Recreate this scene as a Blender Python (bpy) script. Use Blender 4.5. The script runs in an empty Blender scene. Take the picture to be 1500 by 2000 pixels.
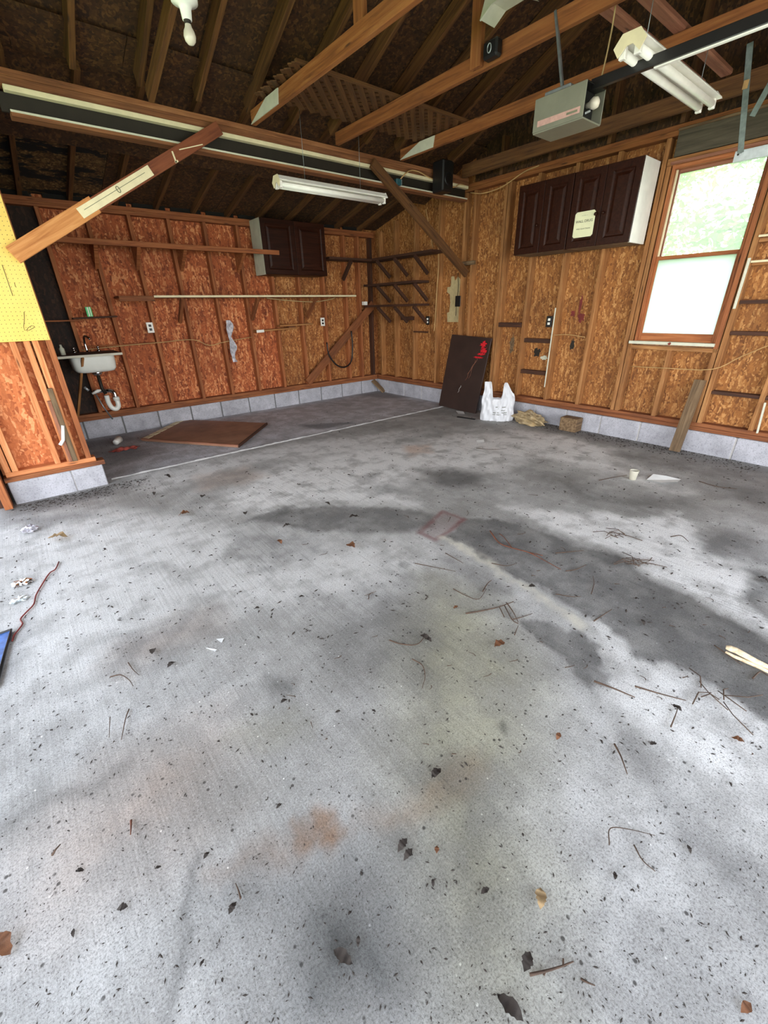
import bpy, bmesh, math, random
import numpy as np
from mathutils import Vector, Matrix
random.seed(7)
rng = np.random.default_rng(7)
scn = bpy.context.scene
COL = scn.collection

# ------------------------------------------------------------------ camera
FPX, YAW, PITCH, ROLL = 819.9, 0.6795813, 0.4525622, -0.0240881
CAM = Vector((-4.777344, -6.002676, 1.321626))
_f = Vector((math.sin(YAW)*math.cos(PITCH), math.cos(YAW)*math.cos(PITCH), -math.sin(PITCH)))
_r0 = Vector((math.cos(YAW), -math.sin(YAW), 0)); _u0 = _r0.cross(_f)
_r = math.cos(ROLL)*_r0 + math.sin(ROLL)*_u0
_u = -math.sin(ROLL)*_r0 + math.cos(ROLL)*_u0
cd = bpy.data.cameras.new('camera'); cam = bpy.data.objects.new('camera', cd); COL.objects.link(cam)
cam.matrix_world = Matrix(((_r.x, _u.x, -_f.x, CAM.x), (_r.y, _u.y, -_f.y, CAM.y), (_r.z, _u.z, -_f.z, CAM.z), (0, 0, 0, 1)))
cd.sensor_fit = 'VERTICAL'; cd.sensor_height = 24; cd.lens = FPX*24/2000; cd.clip_start = .02; cd.clip_end = 200
scn.camera = cam

# ------------------------------------------------------------------ world, sun, exposure
W = bpy.data.worlds.new('world'); scn.world = W; W.use_nodes = True
wn = W.node_tree.nodes; wl = W.node_tree.links
bg = wn['Background']
tc = wn.new('ShaderNodeTexCoord'); sx = wn.new('ShaderNodeSeparateXYZ'); rp = wn.new('ShaderNodeValToRGB')
wl.new(tc.outputs['Generated'], sx.inputs[0]); wl.new(sx.outputs['Z'], rp.inputs[0]); wl.new(rp.outputs[0], bg.inputs[0])
rp.color_ramp.elements[0].color = (1.5, 1.49, 1.47, 1); rp.color_ramp.elements[1].color = (.40, .52, .76, 1); _e = rp.color_ramp.elements.new(.4); _e.color = (.80, .86, .95, 1)
bg.inputs['Strength'].default_value = 1.0
sd = bpy.data.lights.new('sun', 'SUN'); sun = bpy.data.objects.new('sun', sd); COL.objects.link(sun)
sd.energy = 2.6; sd.angle = .02; sd.color = (1, .95, .86)
sun.rotation_euler = Vector((.28, .34, -1.0)).to_track_quat('-Z', 'Y').to_euler()
for nm, loc, rot, sx_, sy_ in (('garage_door_daylight', (-3.2, -7.42, 1.2), (math.pi/2, 0, 0), 5.4, 2.4),
                               ('side_opening_portal', (-6.42, -4.5, 1.1), (math.pi/2, 0, -math.pi/2), 4.8, 2.3)):  # second portal: unseen side opening, widened to light the back floor
    ld = bpy.data.lights.new(nm, 'AREA'); ld.shape = 'RECTANGLE'; ld.size = sx_; ld.size_y = sy_; ld.energy = 1
    ld.cycles.is_portal = True
    lo = bpy.data.objects.new(nm, ld); COL.objects.link(lo); lo.location = loc; lo.rotation_euler = rot
vs = scn.view_settings
vs.view_transform = 'Standard'; vs.look = 'None'; vs.gamma = 1; vs.use_curve_mapping = False
vs.exposure = 2.66
scn.cycles.max_bounces = 10; scn.cycles.diffuse_bounces = 6
scn.cycles.use_denoising = True

# ------------------------------------------------------------------ helpers: pixel of the 1500x2000 photograph -> point on a plane of the room
def plane_at(px, py, axis, val):
    d = _f + _r*((px-750)/FPX) - _u*((py-1000)/FPX)
    t = (val - CAM[axis])/d[axis]
    return CAM + d*t
def floor_at(px, py, z=0.0): return plane_at(px, py, 2, z)

def S(r, g, b):
    return tuple(((c/255)/12.92 if c/255 <= .04045 else ((c/255+.055)/1.055)**2.4) for c in (r, g, b)) + (1,)

# ------------------------------------------------------------------ materials
class NT:
    def __init__(s, name):
        s.m = bpy.data.materials.new(name); s.m.use_nodes = True
        s.n = s.m.node_tree.nodes; s.l = s.m.node_tree.links; s.b = s.n['Principled BSDF']
    def new(s, t, **k):
        n = s.n.new(t)
        for a, v in k.items(): setattr(n, a, v)
        return n
    def set(s, sock, v):
        if hasattr(v, 'is_linked') or isinstance(v, bpy.types.NodeSocket): s.l.new(v, sock)
        else: sock.default_value = v
    def obj(s, scale=(1, 1, 1), rand=True, rot=(0, 0, 0)):
        t = s.new('ShaderNodeTexCoord'); mp = s.new('ShaderNodeMapping')
        s.l.new(t.outputs['Object'], mp.inputs[0]); mp.inputs['Scale'].default_value = scale; mp.inputs['Rotation'].default_value = rot
        if rand:
            oi = s.new('ShaderNodeObjectInfo'); ml = s.new('ShaderNodeMath', operation='MULTIPLY'); ml.inputs[1].default_value = 37.0
            s.l.new(oi.outputs['Random'], ml.inputs[0]); s.l.new(ml.outputs[0], mp.inputs['Location'])
        return mp.outputs[0]
    def noise(s, vec, scale, detail=4, rough=.55, dist=0):
        n = s.new('ShaderNodeTexNoise'); s.l.new(vec, n.inputs['Vector'])
        n.inputs['Scale'].default_value = scale; n.inputs['Detail'].default_value = detail
        n.inputs['Roughness'].default_value = rough; n.inputs['Distortion'].default_value = dist
        return n.outputs['Fac']
    def voro(s, vec, scale, feat='F1', out='Distance', rnd=1):
        n = s.new('ShaderNodeTexVoronoi', feature=feat); s.l.new(vec, n.inputs['Vector']); n.inputs['Scale'].default_value = scale
        n.inputs['Randomness'].default_value = rnd
        return n.outputs[out]
    def ramp(s, fac, *stops):
        r = s.new('ShaderNodeValToRGB'); s.l.new(fac, r.inputs[0]); e = r.color_ramp.elements
        while len(e) < len(stops): e.new(.5)
        for q, (p, c) in zip(e, stops):
            q.position = p; q.color = c if len(c) == 4 else (*c, 1)
        return r.outputs[0]
    def mix(s, fac, a, b, mode='MIX'):
        n = s.new('ShaderNodeMix', data_type='RGBA', blend_type=mode)
        s.set(n.inputs[0], fac); s.set(n.inputs[6], a); s.set(n.inputs[7], b)
        return n.outputs[2]
    def math(s, op, a, b=0.0, clamp=False):
        n = s.new('ShaderNodeMath', operation=op, use_clamp=clamp); s.set(n.inputs[0], a); s.set(n.inputs[1], b)
        return n.outputs[0]
    def bump(s, h, strength=.4, dist=.01):
        n = s.new('ShaderNodeBump'); s.l.new(h, n.inputs['Height']); n.inputs['Strength'].default_value = strength
        n.inputs['Distance'].default_value = dist; s.l.new(n.outputs[0], s.b.inputs['Normal'])
    def done(s, col, rough=.8, metal=0, spec=None):
        s.set(s.b.inputs['Base Color'], col); s.set(s.b.inputs['Roughness'], rough); s.b.inputs['Metallic'].default_value = metal
        if spec is not None: s.b.inputs['Specular IOR Level'].default_value = spec
        return s.m
G0 = lambda v: (v, v, v, 1)

def plain(name, col, rough=.6, metal=0, var=.12, scale=12, bump=0):
    t = NT(name); v = t.obj(); n = t.noise(v, scale, 4)
    dark = tuple(c*(1-var*2) for c in col[:3])+(1,); lite = tuple(min(1, c*(1+var)) for c in col[:3])+(1,)
    if bump: t.bump(n, bump, .004)
    return t.done(t.ramp(n, (.3, dark), (.7, lite)), rough, metal)

def lumber(name, dark, mid, lite, grime=.25, knots=True):
    t = NT(name)
    v = t.obj((1.2, 22, 22)); v1 = t.obj((1, 1, 1))
    g = t.noise(v, 2.2, 5, .6, .6)
    c = t.ramp(g, (.28, dark), (.5, mid), (.72, lite))
    oi = t.new('ShaderNodeObjectInfo')
    c = t.mix(t.math('MULTIPLY', oi.outputs['Random'], .35), c, dark)
    gr = t.noise(v1, 3.0, 4, .6)
    c = t.mix(t.math('MULTIPLY', t.ramp(gr, (.45, G0(0)), (.75, G0(1))), grime), c, (.03, .02, .012, 1))
    if knots:
        vk = t.obj((1.6, 9, 9)); k = t.voro(vk, 1.5)
        c = t.mix(t.ramp(k, (.05, G0(.85)), (.11, G0(0))), c, tuple(x*.35 for x in dark[:3])+(1,))
    t.bump(g, .25, .003)
    return t.done(c, .78)

def osb(name, dark, mid, lite, blot=.3, rot=False, scale=1.0):
    t = NT(name)
    v = t.obj(rand=True)
    warp = t.new('ShaderNodeTexNoise'); t.l.new(v, warp.inputs['Vector']); warp.inputs['Scale'].default_value = 7*scale; warp.inputs['Detail'].default_value = 2
    vm = t.new('ShaderNodeVectorMath', operation='SCALE'); t.l.new(warp.outputs['Color'], vm.inputs[0]); vm.inputs['Scale'].default_value = .055/scale
    va = t.new('ShaderNodeVectorMath', operation='ADD'); t.l.new(v, va.inputs[0]); t.l.new(vm.outputs[0], va.inputs[1])
    lay = []
    for ang, sc in ((.3, (46, 46, 8)), (-.4, (40, 40, 9)), (1.1, (48, 48, 12))):
        mp = t.new('ShaderNodeMapping'); t.l.new(va.outputs[0], mp.inputs[0])
        mp.inputs['Rotation'].default_value = (ang, ang*.8, 0); mp.inputs['Scale'].default_value = tuple(x*scale for x in sc)
        vo = t.new('ShaderNodeTexVoronoi', feature='F1'); t.l.new(mp.outputs[0], vo.inputs['Vector']); vo.inputs['Scale'].default_value = 1.0
        sp = t.new('ShaderNodeSeparateColor'); t.l.new(vo.outputs['Color'], sp.inputs[0])
        lay.append((sp.outputs[0], vo.outputs['Distance']))
    sel = t.noise(v, 26*scale, 1)
    a = t.new('ShaderNodeMix', data_type='FLOAT'); t.l.new(t.ramp(sel, (.46, G0(0)), (.5, G0(1))), a.inputs[0]); t.l.new(lay[0][0], a.inputs[2]); t.l.new(lay[1][0], a.inputs[3])
    sel2 = t.noise(t.obj((1, 1, 1)), 23*scale, 1)
    b = t.new('ShaderNodeMix', data_type='FLOAT'); t.l.new(t.ramp(sel2, (.55, G0(0)), (.58, G0(1))), b.inputs[0]); t.l.new(a.outputs[0], b.inputs[2]); t.l.new(lay[2][0], b.inputs[3])
    fine = t.noise(v, 60, 3)
    c = t.ramp(b.outputs[0], (.0, dark), (.3, tuple((x+y*2)/3 for x, y in zip(dark, mid))), (.65, mid), (1.0, lite))
    c = t.mix(t.math('MULTIPLY', t.ramp(fine, (.35, G0(1)), (.6, G0(0))), .3), c, dark)
    bl = t.noise(v, 1.6, 5, .65)
    c = t.mix(t.math('MULTIPLY', t.ramp(bl, (.5, G0(0)), (.72, G0(1))), blot), c, tuple(x*.35 for x in dark[:3])+(1,))
    if rot:
        rt = t.noise(t.obj((1.0, 2.2, 2.2), rand=False), 2.4, 5, .7)
        c = t.mix(t.ramp(rt, (.5, G0(0)), (.54, G0(1))), c, (.004, .004, .004, 1))
    t.bump(b.outputs[0], .22, .003)
    return t.done(c, .8)

M = {}
M['osb_back'] = osb('osb_back', S(118, 54, 26), S(186, 100, 54), S(230, 158, 104), .35)
M['osb_right'] = osb('osb_right', S(112, 66, 28), S(164, 106, 52), S(206, 152, 92), .35, scale=1.25)
M['osb_mid'] = osb('osb_mid', S(112, 62, 27), S(170, 106, 53), S(212, 156, 97), .35, scale=1.2)  # right end of the far wall: olive light cast put into the colour
M['osb_stub'] = osb('osb_stub', S(158, 82, 42), S(204, 120, 70), S(232, 164, 112), .1)
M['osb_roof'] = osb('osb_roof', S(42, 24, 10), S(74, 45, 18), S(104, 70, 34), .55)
M['osb_rot'] = osb('osb_rot', S(56, 36, 18), S(100, 72, 38), S(146, 114, 70), .5, rot=True)
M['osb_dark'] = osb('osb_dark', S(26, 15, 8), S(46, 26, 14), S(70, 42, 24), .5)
M['stud_red'] = lumber('stud_red', S(112, 58, 28), S(164, 96, 52), S(190, 122, 74))
M['stud_tan'] = lumber('stud_tan', S(116, 72, 34), S(166, 112, 62), S(196, 146, 92), .35)
M['stud_fresh'] = lumber('stud_fresh', S(176, 100, 56), S(210, 138, 86), S(228, 166, 116), .08)
M['plate'] = lumber('plate', S(96, 50, 24), S(140, 82, 44), S(166, 106, 62), .4)
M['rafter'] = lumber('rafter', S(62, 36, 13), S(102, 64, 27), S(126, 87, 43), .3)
M['joist'] = lumber('joist', S(104, 56, 22), S(150, 90, 42), S(172, 114, 62), .25)
M['beam'] = lumber('beam', S(92, 52, 26), S(138, 86, 50), S(164, 112, 72), .3)
M['reddish'] = lumber('reddish', S(110, 66, 48), S(150, 98, 74), S(170, 120, 94), .25)
M['brace_red'] = lumber('brace_red', S(86, 40, 22), S(126, 66, 36), S(140, 80, 48), .1, False)
M['brace_tan'] = lumber('brace_tan', S(164, 100, 48), S(200, 136, 78), S(222, 164, 104), .08)
M['weathered'] = lumber('weathered', S(70, 52, 34), S(118, 94, 66), S(150, 126, 96), .5)
M['graywood'] = lumber('graywood', S(52, 46, 34), S(84, 76, 60), S(104, 96, 78), .3, False)
M['darkwood'] = lumber('darkwood', S(44, 22, 10), S(70, 38, 20), S(90, 52, 30), .3, False)
M['cream'] = plain('cream', S(226, 214, 176), .55, var=.06)
M['white'] = plain('white', S(236, 234, 226), .45, var=.04)
M['offwhite'] = plain('offwhite', S(206, 206, 186), .5, var=.06)
M['peg_white_edge'] = plain('white_edge', S(222, 214, 196), .6, var=.08)
M['black'] = plain('black', S(16, 16, 17), .45, var=.1)
M['blackmetal'] = plain('blackmetal', S(22, 21, 20), .35, var=.1)
M['void'] = plain('void', S(20, 16, 12), .9)
M['steel_dark'] = plain('steel_dark', S(40, 34, 26), .6, .3)
M['galv'] = plain('galv', S(150, 158, 160), .42, .75, .12, 30)
M['galv_light'] = plain('galv_light', S(196, 204, 206), .4, .6, .08, 30)
M['strap'] = plain('strap', S(96, 106, 102), .5, .4, .15, 30)
M['chrome'] = plain('chrome', S(220, 220, 222), .12, 1, .03)
M['opener'] = plain('opener', S(128, 128, 112), .4, .2, .05)
M['pinklabel'] = plain('pinklabel', S(190, 150, 140), .5, var=.1, scale=40)
M['glassbulb'] = plain('glassbulb', S(214, 206, 188), .12, 0, .05)
M['porcelain'] = plain('porcelain', S(232, 234, 226), .2, 0, .03)
M['bluebox'] = plain('bluebox', S(36, 92, 128), .45, 0, .1)
M['tealbox'] = plain('tealbox', S(40, 84, 92), .45, 0, .1)
M['cab_dark'] = lumber('cab_dark', S(30, 12, 6), S(48, 21, 11), S(62, 31, 18), .1, False)
M['cab_dark'].node_tree.nodes['Principled BSDF'].inputs['Roughness'].default_value = .42; M['cab_dark'].node_tree.nodes['Principled BSDF'].inputs['Specular IOR Level'].default_value = .18
M['panel_dark'] = plain('panel_dark', S(50, 34, 28), .45, 0, .15, 5)
M['hardboard'] = plain('hardboard', S(150, 110, 86), .6, 0, .16, 5)
M['cord_tan'] = plain('cord_tan', S(196, 158, 104), .6)
M['cord_white'] = plain('cord_white', S(214, 206, 190), .6)
M['rope'] = plain('rope', S(176, 150, 104), .8)
M['patch'] = plain('patch', S(188, 170, 126), .85, 0, .08, 25)
M['green'] = plain('green', S(40, 200, 96), .4, 0, .1)
M['redcloth'] = plain('redcloth', S(170, 78, 66), .85, 0, .25, 25)
M['redbrown'] = plain('redbrown', S(120, 42, 36), .7, 0, .2)
M['twig'] = plain('twig', S(78, 60, 47), .85, 0, .2, 40)
M['twig_red'] = plain('twig_red', S(104, 62, 44), .85, 0, .2, 40)
M['leaf_dark'] = plain('leaf_dark', S(52, 44, 38), .8, 0, .2, 60)
M['leaf_tan'] = plain('leaf_tan', S(160, 134, 96), .8, 0, .2, 60)
M['leaf_brown'] = plain('leaf_brown', S(112, 72, 44), .8, 0, .2, 60)
M['paper'] = plain('paper', S(232, 234, 232), .7, 0, .04)
M['cuppaper'] = plain('cuppaper', S(206, 202, 184), .7, 0, .05)
M['bluemat'] = plain('bluemat', S(62, 104, 176), .6, 0, .2, 40)
M['sign'] = plain('sign', S(236, 236, 196), .6, 0, .04)
M['ink'] = plain('ink', S(52, 58, 44), .7)
M['inkgray'] = plain('inkgray', S(110, 112, 90), .7)
M['bark'] = plain('bark', S(96, 84, 68), .9, 0, .25, 6)
M['grass'] = plain('grass', S(110, 140, 70), .95, 0, .2, 3)
M['driveway'] = plain('driveway', S(176, 172, 164), .95, 0, .1, 2)
M['siding'] = plain('siding', S(150, 140, 126), .9, 0, .1)
M['plastic_clear'] = plain('plastic_clear', S(186, 184, 192), .15, 0, .25, 30)
M['tanbag'] = plain('tanbag', S(166, 146, 110), .6, 0, .22, 14)
M['mortar'] = plain('mortar', S(186, 184, 182), .95, 0, .1, 30)
M['mortar_gray'] = plain('mortar_gray', S(110, 110, 108), .95, 0, .1, 30)
M['woodshard'] = lumber('woodshard', S(176, 150, 116), S(224, 206, 172), S(240, 228, 200), .05, False)

# concrete blocks
t = NT('block'); v = t.obj(); n = t.noise(v, 5, 5, .65); f2 = t.noise(v, 90, 2)
c = t.ramp(n, (.3, S(150, 150, 156)), (.7, S(196, 196, 204)))
oi = t.new('ShaderNodeObjectInfo'); c = t.mix(t.math('MULTIPLY', oi.outputs['Random'], .22), c, S(140, 142, 150))
c = t.mix(t.ramp(f2, (.36, G0(.4)), (.46, G0(0))), c, S(112, 112, 116)); t.bump(f2, .5, .004)
M['block'] = t.done(c, .92)
# yellow pegboard
t = NT('pegboard'); v = t.obj((1, 1, 1), rand=False); n = t.noise(v, 2, 4)
c = t.ramp(n, (.3, S(220, 184, 84)), (.7, S(232, 204, 112)))
M['pegboard'] = t.done(c, .6)
# tree leaves
def leafmat(name, a, b):
    t = NT(name); oi = t.obj((1, 1, 1)); n = t.noise(oi, 3, 3)
    m = t.done(t.ramp(n, (.35, a), (.65, b)), .6)
    tr = t.new('ShaderNodeBsdfTranslucent'); tr.inputs[0].default_value = b
    mx = t.new('ShaderNodeMixShader'); mx.inputs[0].default_value = .4
    t.l.new(t.b.outputs[0], mx.inputs[1]); t.l.new(tr.outputs[0], mx.inputs[2]); t.l.new(mx.outputs[0], t.n['Material Output'].inputs[0])
    return m
M['leaf_a'] = leafmat('leaf_a', S(74, 122, 58), S(120, 166, 84))
M['leaf_b'] = leafmat('leaf_b', S(96, 140, 64), S(150, 180, 92))
# window glass with a pale veil added to wash out the trees and a frosted film
t = NT('glass'); tr = t.new('ShaderNodeBsdfTransparent'); gl = t.new('ShaderNodeBsdfGlossy'); gl.inputs['Roughness'].default_value = .03
fr = t.new('ShaderNodeFresnel'); mx = t.new('ShaderNodeMixShader'); tr.inputs[0].default_value = (.95, .98, .95, 1)
du = t.new('ShaderNodeBsdfTranslucent'); du.inputs[0].default_value = (.9, .96, .88, 1); m2 = t.new('ShaderNodeMixShader'); m2.inputs[0].default_value = .22
t.l.new(tr.outputs[0], m2.inputs[1]); t.l.new(du.outputs[0], m2.inputs[2])
t.l.new(fr.outputs[0], mx.inputs[0]); t.l.new(m2.outputs[0], mx.inputs[1]); t.l.new(gl.outputs[0], mx.inputs[2]); t.l.new(mx.outputs[0], t.n['Material Output'].inputs[0])
M['glass'] = t.m
t = NT('frosted'); tr = t.new('ShaderNodeBsdfTranslucent'); tr.inputs[0].default_value = (.80, .88, .86, 1)
df = t.new('ShaderNodeBsdfDiffuse'); df.inputs[0].default_value = (.6, .7, .68, 1)
mx = t.new('ShaderNodeMixShader'); mx.inputs[0].default_value = .25
t.l.new(tr.outputs[0], mx.inputs[1]); t.l.new(df.outputs[0], mx.inputs[2]); t.l.new(mx.outputs[0], t.n['Material Output'].inputs[0])
M['frosted'] = t.m
# thin plastic shopping bag
t = NT('bagplastic'); t.done(S(232, 234, 238), .35); tr = t.new('ShaderNodeBsdfTranslucent'); tr.inputs[0].default_value = S(236, 238, 240)
mx = t.new('ShaderNodeMixShader'); mx.inputs[0].default_value = .3
t.l.new(t.b.outputs[0], mx.inputs[1]); t.l.new(tr.outputs[0], mx.inputs[2]); t.l.new(mx.outputs[0], t.n['Material Output'].inputs[0])
M['bagplastic'] = t.m

# ------------------------------------------------------------------ mesh helpers
def link(name, me, parent=None, mat=None):
    o = bpy.data.objects.new(name, me); COL.objects.link(o)
    if mat is not None and not me.materials: me.materials.append(M[mat])
    if parent is not None:
        o.parent = parent; o.matrix_parent_inverse = Matrix.Translation(-parent.location)
    return o
def tag(o, label=None, cat=None, group=None, kind=None):
    if label: o['label'] = label
    if cat: o['category'] = cat
    if group: o['group'] = group
    if kind: o['kind'] = kind
    return o
def root(name, loc, label=None, cat=None, group=None, kind=None):
    o = bpy.data.objects.new(name, None); COL.objects.link(o); o.location = loc; o.empty_display_size = .05
    return tag(o, label, cat, group, kind)
_cache = {}
def boxmesh(L, w, h, bev=.002):
    k = (round(L, 4), round(w, 4), round(h, 4), bev)
    if k not in _cache:
        bm = bmesh.new(); bmesh.ops.create_cube(bm, size=1)
        bmesh.ops.scale(bm, vec=(L, w, h), verts=bm.verts)
        if bev: bmesh.ops.bevel(bm, geom=bm.edges[:], offset=min(bev, min(L, w, h)*.3), segments=1, affect='EDGES')
        me = bpy.data.meshes.new('box'); bm.to_mesh(me); bm.free(); _cache[k] = me
    return _cache[k]
_mc = {}
def bar(name, p0, p1, w, h, mat, parent=None, up=(0, 0, 1), bev=.002):
    """a board whose local x runs p0 to p1; h is measured along up, w across"""
    p0, p1, up = Vector(p0), Vector(p1), Vector(up)
    X = (p1-p0); L = X.length; X.normalize(); Y = up.cross(X).normalized(); Z = X.cross(Y)
    k = (round(L, 4), round(w, 4), round(h, 4), bev, mat)
    if k not in _mc:
        me = boxmesh(L, w, h, bev).copy(); me.materials.append(M[mat]); _mc[k] = me
    o = link(name, _mc[k], None)
    c = (p0+p1)/2
    mw = Matrix(((X.x, Y.x, Z.x, c.x), (X.y, Y.y, Z.y, c.y), (X.z, Y.z, Z.z, c.z), (0, 0, 0, 1)))
    if parent is not None:
        o.parent = parent; o.matrix_parent_inverse = Matrix.Translation(-parent.location)
    o.matrix_basis = mw
    return o
def box(name, lo, hi, mat, parent=None, bev=.002):
    lo, hi = Vector(lo), Vector(hi); c = (lo+hi)/2; d = hi-lo
    me = boxmesh(d.x, d.y, d.z, bev).copy(); me.materials.append(M[mat])
    o = link(name, me, parent); o.location = c
    return o
def mesh(name, verts, faces, mat, parent=None, smooth=False, loc=None):
    me = bpy.data.meshes.new(name); me.from_pydata([tuple(v) for v in verts], [], faces); me.update()
    if smooth: me.shade_smooth()
    o = link(name, me, parent, mat)
    if loc is not None: o.location = loc
    return o
def frombm(name, bm, mat, parent=None, smooth=False):
    me = bpy.data.meshes.new(name); bm.to_mesh(me); bm.free()
    if smooth: me.shade_smooth()
    return link(name, me, parent, mat)
def tube(name, pts, r, mat, parent=None, n=6, closed_ends=True):
    pts = [Vector(p) for p in pts]; rs = r if isinstance(r, (list, tuple)) else [r]*len(pts)
    V, F = [], []; prev = None
    for i, p in enumerate(pts):
        d = (pts[min(i+1, len(pts)-1)]-pts[max(i-1, 0)]).normalized()
        a = prev if prev is not None else (Vector((0, 0, 1)) if abs(d.z) < .9 else Vector((1, 0, 0)))
        a = (a - d*a.dot(d)).normalized(); b = d.cross(a); prev = a
        for k in range(n):
            th = 2*math.pi*k/n; V.append(p + (a*math.cos(th)+b*math.sin(th))*rs[i])
    for i in range(len(pts)-1):
        for k in range(n):
            F.append((i*n+k, i*n+(k+1) % n, (i+1)*n+(k+1) % n, (i+1)*n+k))
    F.append(tuple(reversed(range(n)))); F.append(tuple(range((len(pts)-1)*n, len(pts)*n)))
    return mesh(name, V, F, mat, parent, True)
def curve(pts, n=24):
    """Catmull-Rom through pts"""
    P = [Vector(p) for p in pts]; P = [P[0]*2-P[1]]+P+[P[-1]*2-P[-2]]; out = []
    m = len(P)-3
    for s in range(m):
        for i in range(max(2, n//m)):
            u = i/max(2, n//m); a, b, c, d = P[s:s+4]
            out.append(.5*((2*b)+(c-a)*u+(2*a-5*b+4*c-d)*u*u+(3*b-a-3*c+d)*u**3))
    out.append(P[-2]); return out
def lathe(name, prof, mat, parent=None, n=20, mw=None):
    """prof: (radius, z) from bottom to top; mw places it"""
    V, F = [], []
    for r_, z_ in prof:
        for k in range(n):
            th = 2*math.pi*k/n; V.append(Vector((r_*math.cos(th), r_*math.sin(th), z_)))
    if mw is not None: V = [mw @ v for v in V]
    for i in range(len(prof)-1):
        for k in range(n): F.append((i*n+k, i*n+(k+1) % n, (i+1)*n+(k+1) % n, (i+1)*n+k))
    F.append(tuple(reversed(range(n)))); F.append(tuple(range((len(prof)-1)*n, len(prof)*n)))
    return mesh(name, V, F, mat, parent, True)
def prism(name, poly, ext, mat, parent=None):
    """extrude a planar polygon (3d points) by vector ext"""
    poly = [Vector(p) for p in poly]; ext = Vector(ext); n = len(poly)
    nrm = (poly[1]-poly[0]).cross(poly[2]-poly[1])
    if nrm.dot(ext) > 0: poly.reverse()
    V = poly+[p+ext for p in poly]
    F = [tuple(range(n)), tuple(reversed(range(n, 2*n)))]+[(i, i+n, (i+1) % n+n, (i+1) % n) for i in range(n)]
    return mesh(name, V, F, mat, parent)
def lettering(name, body, size, mw, mat, parent, font_shear=0):
    cu = bpy.data.curves.new(name, 'FONT'); cu.body = body; cu.size = size; cu.extrude = .0004; cu.align_x = 'CENTER'; cu.align_y = 'CENTER'
    tmp = bpy.data.objects.new(name, cu); COL.objects.link(tmp)
    bpy.context.view_layer.update()
    me = bpy.data.meshes.new_from_object(tmp.evaluated_get(bpy.context.evaluated_depsgraph_get()))
    bpy.data.objects.remove(tmp); me.materials.clear(); me.transform(mw)
    return link(name, me, parent, mat)
def basis(X, Y, o):
    X, Y = Vector(X).normalized(), Vector(Y).normalized(); Z = X.cross(Y)
    return Matrix(((X.x, Y.x, Z.x, o[0]), (X.y, Y.y, Z.y, o[1]), (X.z, Y.z, Z.z, o[2]), (0, 0, 0, 1)))

XL, YD = -6.4, -7.3        # left wall and garage door plane
YB = -1.86                 # plane of the header beam and the stub wall

# ------------------------------------------------------------------ floor
def poly_mask(X, Y, poly, soft):
    P = np.array(poly); inside = np.zeros(X.shape, bool); d2 = np.full(X.shape, 1e9)
    n = len(P)
    for i in range(n):
        x0, y0 = P[i]; x1, y1 = P[(i+1) % n]
        c = ((y0 > Y) != (y1 > Y)) & (X < (x1-x0)*(Y-y0)/(y1-y0+1e-12)+x0); inside ^= c
        L = (x1-x0)**2+(y1-y0)**2+1e-12; tt = np.clip(((X-x0)*(x1-x0)+(Y-y0)*(y1-y0))/L, 0, 1)
        d2 = np.minimum(d2, (X-x0-tt*(x1-x0))**2+(Y-y0-tt*(y1-y0))**2)
    s = np.sqrt(d2)*np.where(inside, 1, -1)
    return np.clip(.5+s/(2*soft), 0, 1)
def line_mask(X, Y, pts, w, soft):
    d2 = np.full(X.shape, 1e9)
    for (x0, y0), (x1, y1) in zip(pts[:-1], pts[1:]):
        L = (x1-x0)**2+(y1-y0)**2+1e-12; tt = np.clip(((X-x0)*(x1-x0)+(Y-y0)*(y1-y0))/L, 0, 1)
        d2 = np.minimum(d2, (X-x0-tt*(x1-x0))**2+(Y-y0-tt*(y1-y0))**2)
    return np.clip(.5+(w-np.sqrt(d2))/(2*soft), 0, 1)
def fp(*pts): return [tuple(floor_at(*p)[:2]) for p in pts]
def wob(X, Y, f, seed):
    g = np.random.default_rng(seed); o = np.zeros(X.shape)
    for k in range(9):
        a = g.uniform(0, 6.28); s = f*g.uniform(.6, 2.6); o += np.sin((X*math.cos(a)+Y*math.sin(a))*s+g.uniform(0, 6.28))/9*2
    return o
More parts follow.
